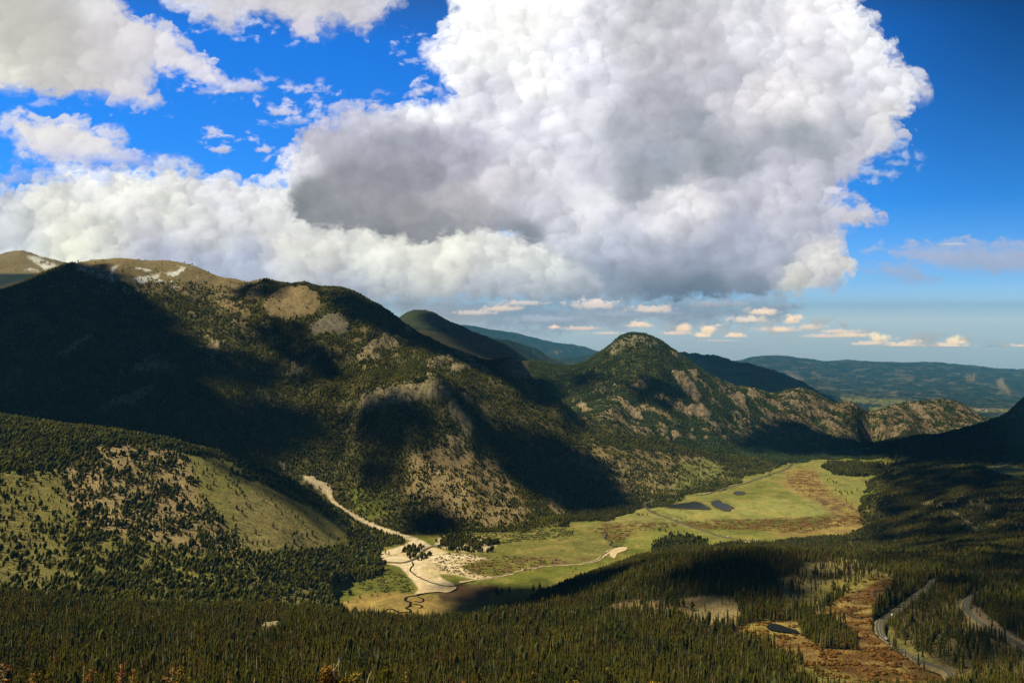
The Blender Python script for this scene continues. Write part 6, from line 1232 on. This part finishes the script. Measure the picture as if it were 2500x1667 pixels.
# ------------------------------------------------------------------ rocks, vehicles, houses
M_rock = attr_mat('granite', .8, 4.0, bump=.3)
def boulder(u, v, size, label, ymin=700, flat=.5, seed=0):
    import bmesh
    bm = bmesh.new(); bmesh.ops.create_icosphere(bm, subdivisions=4, radius=1.0); V = np.array([q.co for q in bm.verts]); T = np.array([[q.index for q in f.verts] for f in bm.faces]); bm.free()
    d = 1+.28*perlin(V[:, 0]*1.3+seed, V[:, 1]*1.3+V[:, 2]*.7, 5+seed)+.12*perlin(V[:, 0]*3+seed, V[:, 2]*3, 9); V = V*d[:, None]; V = np.sign(V)*np.abs(V)**.8*np.array((size, size*.7, size*flat)); V[:, 2] = np.minimum(V[:, 2], size*flat*.72+.12*V[:, 0])
    P = pick(u, v, ymin); me = mesh_np('boulder', V, T.ravel(), np.arange(0, len(T)*3, 3), M_rock, np.repeat(ROCK[None]*.85, len(V), 0), False)
    o = link('boulder', me, loc=(P[0], P[1], P[2]+size*flat*.3)); tag(o, label, 'rock'); return o
boulder(661, 1548, 12, 'flat topped granite outcrop rising out of the near wood', 700, 1.1, 1)
boulder(1395, 1505, 6, 'small pale outcrop at the crest of the near wood', 700, 1.2, 2)
boulder(690, 1352, 10, 'low pale ledge in the wood below the bare slope', 1600, .3, 3)
for i, (p, s, lb) in enumerate(((c7(1180, 900), 5, 'pale ledge left of the boulders under the grassy slope'), (c7(1330, 950), 7, 'long pale ledge under the grassy slope'), (c7(1480, 900), 6, 'pale ledge right of the boulders under the grassy slope'), (c7(1600, 930), 5, 'pale boulder nearest the outwash wood under the slope'))): boulder(p[0], p[1], s, lb, 1700, .4, 5+i)
boulder(*c7(1090, 548), 4, 'whitish boulder in the grass at the shade edge', 1700, .35, 12)
boulder(*c7(362, 440), 1.6, 'single white stone on the upper grassy slope', 1700, .8, 13)
M_glass = simple_mat('car_glass', (.02, .025, .03), .1, .5); M_tyre = simple_mat('tyre', (.02, .02, .02), .9)
def car_paint(c): return simple_mat('car_paint', c, .3, .5)
def prism(mb, prof, y0, y1): 
    n = len(prof); V = [(x, y0, z) for x, z in prof]+[(x, y1, z) for x, z in prof]; mb.add(V, [tuple(range(n)), tuple(range(2*n-1, n-1, -1))]+[(i, n+i, n+(i+1) % n, (i+1) % n) for i in range(n)])
def vehicle(name, cat, x, y, z, rz, col, label, camper=False, group=None, s=1.0):
    e = bpy.data.objects.new(name, None); COL.objects.link(e); e.location = (x, y, z); e.rotation_euler = (0, 0, rz); e.scale = (s,)*3; tag(e, label, cat, group)
    mb = MB(); gb = MB(); pm = car_paint(col)
    if camper:
        prism(mb, [(-3.6, .55), (3.4, .55), (3.6, 1.2), (3.0, 1.35), (2.7, 2.0), (3.1, 2.3), (3.0, 3.0), (-3.5, 3.05), (-3.6, 2.9)], -1.1, 1.1)
        for sx in (-1.9, -.2, 1.3):
            for sy in (-1.12, 1.12): prism(gb, [(sx-.4, 1.7), (sx+.4, 1.7), (sx+.4, 2.2), (sx-.4, 2.2)], sy-.012, sy+.012)
        wx_ = (-2.2, 2.4)
    else:
        prism(mb, [(-2.2, .35), (2.15, .35), (2.25, .75), (1.2, .92), (.55, 1.42), (-1.3, 1.46), (-2.05, 1.0), (-2.25, .9)], -.9, .9)
        prism(gb, [(1.02, .94), (.5, 1.36), (-1.22, 1.38), (-1.8, .96)], -.912, .912); wx_ = (-1.4, 1.4)
    link('body', mb.mesh('body', pm, False), e); link('window', gb.mesh('window', M_glass, False), e)
    for a in wx_:
        for sy in (-.88, .88):
            t = MB(); V, Fc = tube([(a, sy-.12, .34), (a, sy+.12, .34)], [.34, .34], 14); t.add(V, Fc+[tuple(range(13, -1, -1))]); link('wheel', t.mesh('wheel', M_tyre, False), e)
def on_road(key, u, v, off=0):
    L = LINES[key]; P = pick(u, v, 700 if key in ('R1', 'R2') else 2300); k = int(np.argmin(((L-P[:2])**2).sum(1))); k2 = min(k+1, len(L)-1); k1 = max(k2-2, 0); d = L[k2]-L[k1]; d /= np.linalg.norm(d); n = np.array((-d[1], d[0])); p = L[k]+n*off
    return p[0], p[1], math.atan2(d[1], d[0])
def road_z(key, x, y): return max(float(hgt(np.array([x+dx]), np.array([y+dy]))[0]) for dx in (-4, 0, 4) for dy in (-4, 0, 4))+.95
for key, u, v, off, col, lb, cam_, s in (('R1', 2174, 1503, 2, (.8, .8, .78), 'white car on the lower road just before its bend', False, 1.15), ('R1', 2167, 1570, -2, (.45, .46, .45), 'grey car leaving the bend of the lower road', False, 1.1), ('R3', 1780, 1312, 2, (.82, .82, .8), 'long white camper on the straight valley road', True, 1.2), ('R3', 1829, 1319, -2, (.8, .8, .8), 'white van farther along the valley road', False, 1.3),
                                         ('R4', 1722, 1207, 4, (.7, .7, .7), 'white car in the lakeside lay-by, first of the row', False, 1.1), ('R4', 1727, 1206, 5, (.55, .08, .05), 'dark red car in the lakeside lay-by', False, 1.1), ('R4', 1731, 1205, 4, (.8, .8, .8), 'second white car in the lakeside lay-by', False, 1.1), ('R4', 1714, 1209, 5, (.8, .8, .78), 'long white camper parked at the near end of the lay-by', True, 1.0), ('R4', 1866, 1164, 2, (.8, .8, .8), 'tiny white car far along the lakeside road', False, 1.1)):
    x, y, rz = on_road(key, u, v, off); vehicle('camper_van' if cam_ else 'car', 'camper' if cam_ else 'car', x, y, road_z(key, x, y), rz, col, lb, cam_, s=s)
M_wallh = simple_mat('house_wall', (.42, .36, .28), .8, noise=.5); M_roofh = simple_mat('house_roof', (.35, .33, .30), .6); M_roofb = simple_mat('house_roof_brown', (.16, .11, .08), .8)
def house(u, v, w, d, h, roofm, label, ymin=4200, group=None, rz=0.3):
    P = pick(u, v, ymin); e = bpy.data.objects.new('house', None); COL.objects.link(e); z0 = min(float(hgt(np.array([P[0]+a]), np.array([P[1]+b]))[0]) for a in (-w/2, w/2) for b in (-d/2, d/2)); e.location = (P[0], P[1], z0-.3); e.rotation_euler = (0, 0, rz); tag(e, label, 'house', group)
    mb = MB(); prism(mb, [(-w/2, 0), (w/2, 0), (w/2, h), (0, h+w*.28), (-w/2, h)], -d/2, d/2); link('wall', mb.mesh('wall', M_wallh, False), e)
    rb = MB(); t = .35
    for s in (-1, 1): prism(rb, [(0, h+w*.28+.05), (s*(w/2+.9), h-.45), (s*(w/2+.9), h-.45+t), (0, h+w*.28+t+.05)], -d/2-.8, d/2+.8)
    link('roof', rb.mesh('roof', roofm, False), e); wb = MB()
    for x in (-w*.28, w*.05, w*.3): prism(wb, [(x-.6, h*.35), (x+.6, h*.35), (x+.6, h*.75), (x-.6, h*.75)], -d/2-.03, -d/2+.02)
    link('window', wb.mesh('window', M_glass, False), e)
    cb = MB(); prism(cb, [(w*.2-.5, h), (w*.2+.5, h), (w*.2+.5, h+w*.28+1), (w*.2-.5, h+w*.28+1)], d*.2, d*.2+1.0); link('chimney', cb.mesh('chimney', M_roofb, False), e)
for i, (u, v) in enumerate(sorted(((1892, 1087), (1905, 1092), (2036, 1088), (2062, 1083), (2088, 1092), (2105, 1081), (2118, 1096), (2124, 1068), (2133, 1069), (2010, 1096), (1990, 1084), (1958, 1086), (2078, 1101), (1968, 1098)))):
    house(u, v, R.uniform(9, 14), R.uniform(12, 22), R.uniform(4, 6), M_roofh if i % 3 else M_roofb, 'small pale house in the dark trees at the valley end, '+ordinals(14)[i], 4200, 'houses of the valley end village', R.uniform(0, 3))
for i, (u, v, w, d) in enumerate(sorted(((2372, 999, 34, 60), (2382, 1000, 30, 44), (2391, 1001, 40, 70), (2400, 1002, 28, 40), (2410, 1003, 34, 60), (2478, 1000, 40, 60), (2365, 997, 28, 40)))):
    house(u, v, w, d, 12, M_roofh, 'whitish roofed building of the distant town, '+ordinals(7)[i], 7000, 'buildings of the distant town', R.uniform(-.3, .3))
x, y, z = pick(2303, 1231, 1900); house(2303, 1232, 14, 26, 5, M_roofh, 'pale roofed hut beside the road loops in the far side wood', 1900, rz=1.3)
log('things')

# ------------------------------------------------------------------ the air
import bmesh
def haze_box():
    bm = bmesh.new(); bmesh.ops.create_cube(bm, size=1.0)
    x0, x1, y0, y1, z0, z1 = -60000, 60000, -600, 52600, float(Zg.min())-50, float(Zg.max())+60
    for v in bm.verts: v.co = ((x0+x1)/2+v.co.x*(x1-x0), (y0+y1)/2+v.co.y*(y1-y0), (z0+z1)/2+v.co.z*(z1-z0))
    me = bpy.data.meshes.new('haze'); bm.to_mesh(me); bm.free()
    m, nt = new_mat('air'); o = node(nt, 'ShaderNodeOutputMaterial'); p = node(nt, 'ShaderNodeVolumePrincipled')
    p.inputs['Color'].default_value = (.15, .55, 1.0, 1); p.inputs['Density'].default_value = 1.9e-5; p.inputs['Anisotropy'].default_value = -.3
    nt.links.new(p.outputs[0], o.inputs['Volume']); me.materials.append(m)
    tag(link('haze', me), 'thin blue air over the whole valley', kind='stuff')
haze_box()
log('done')
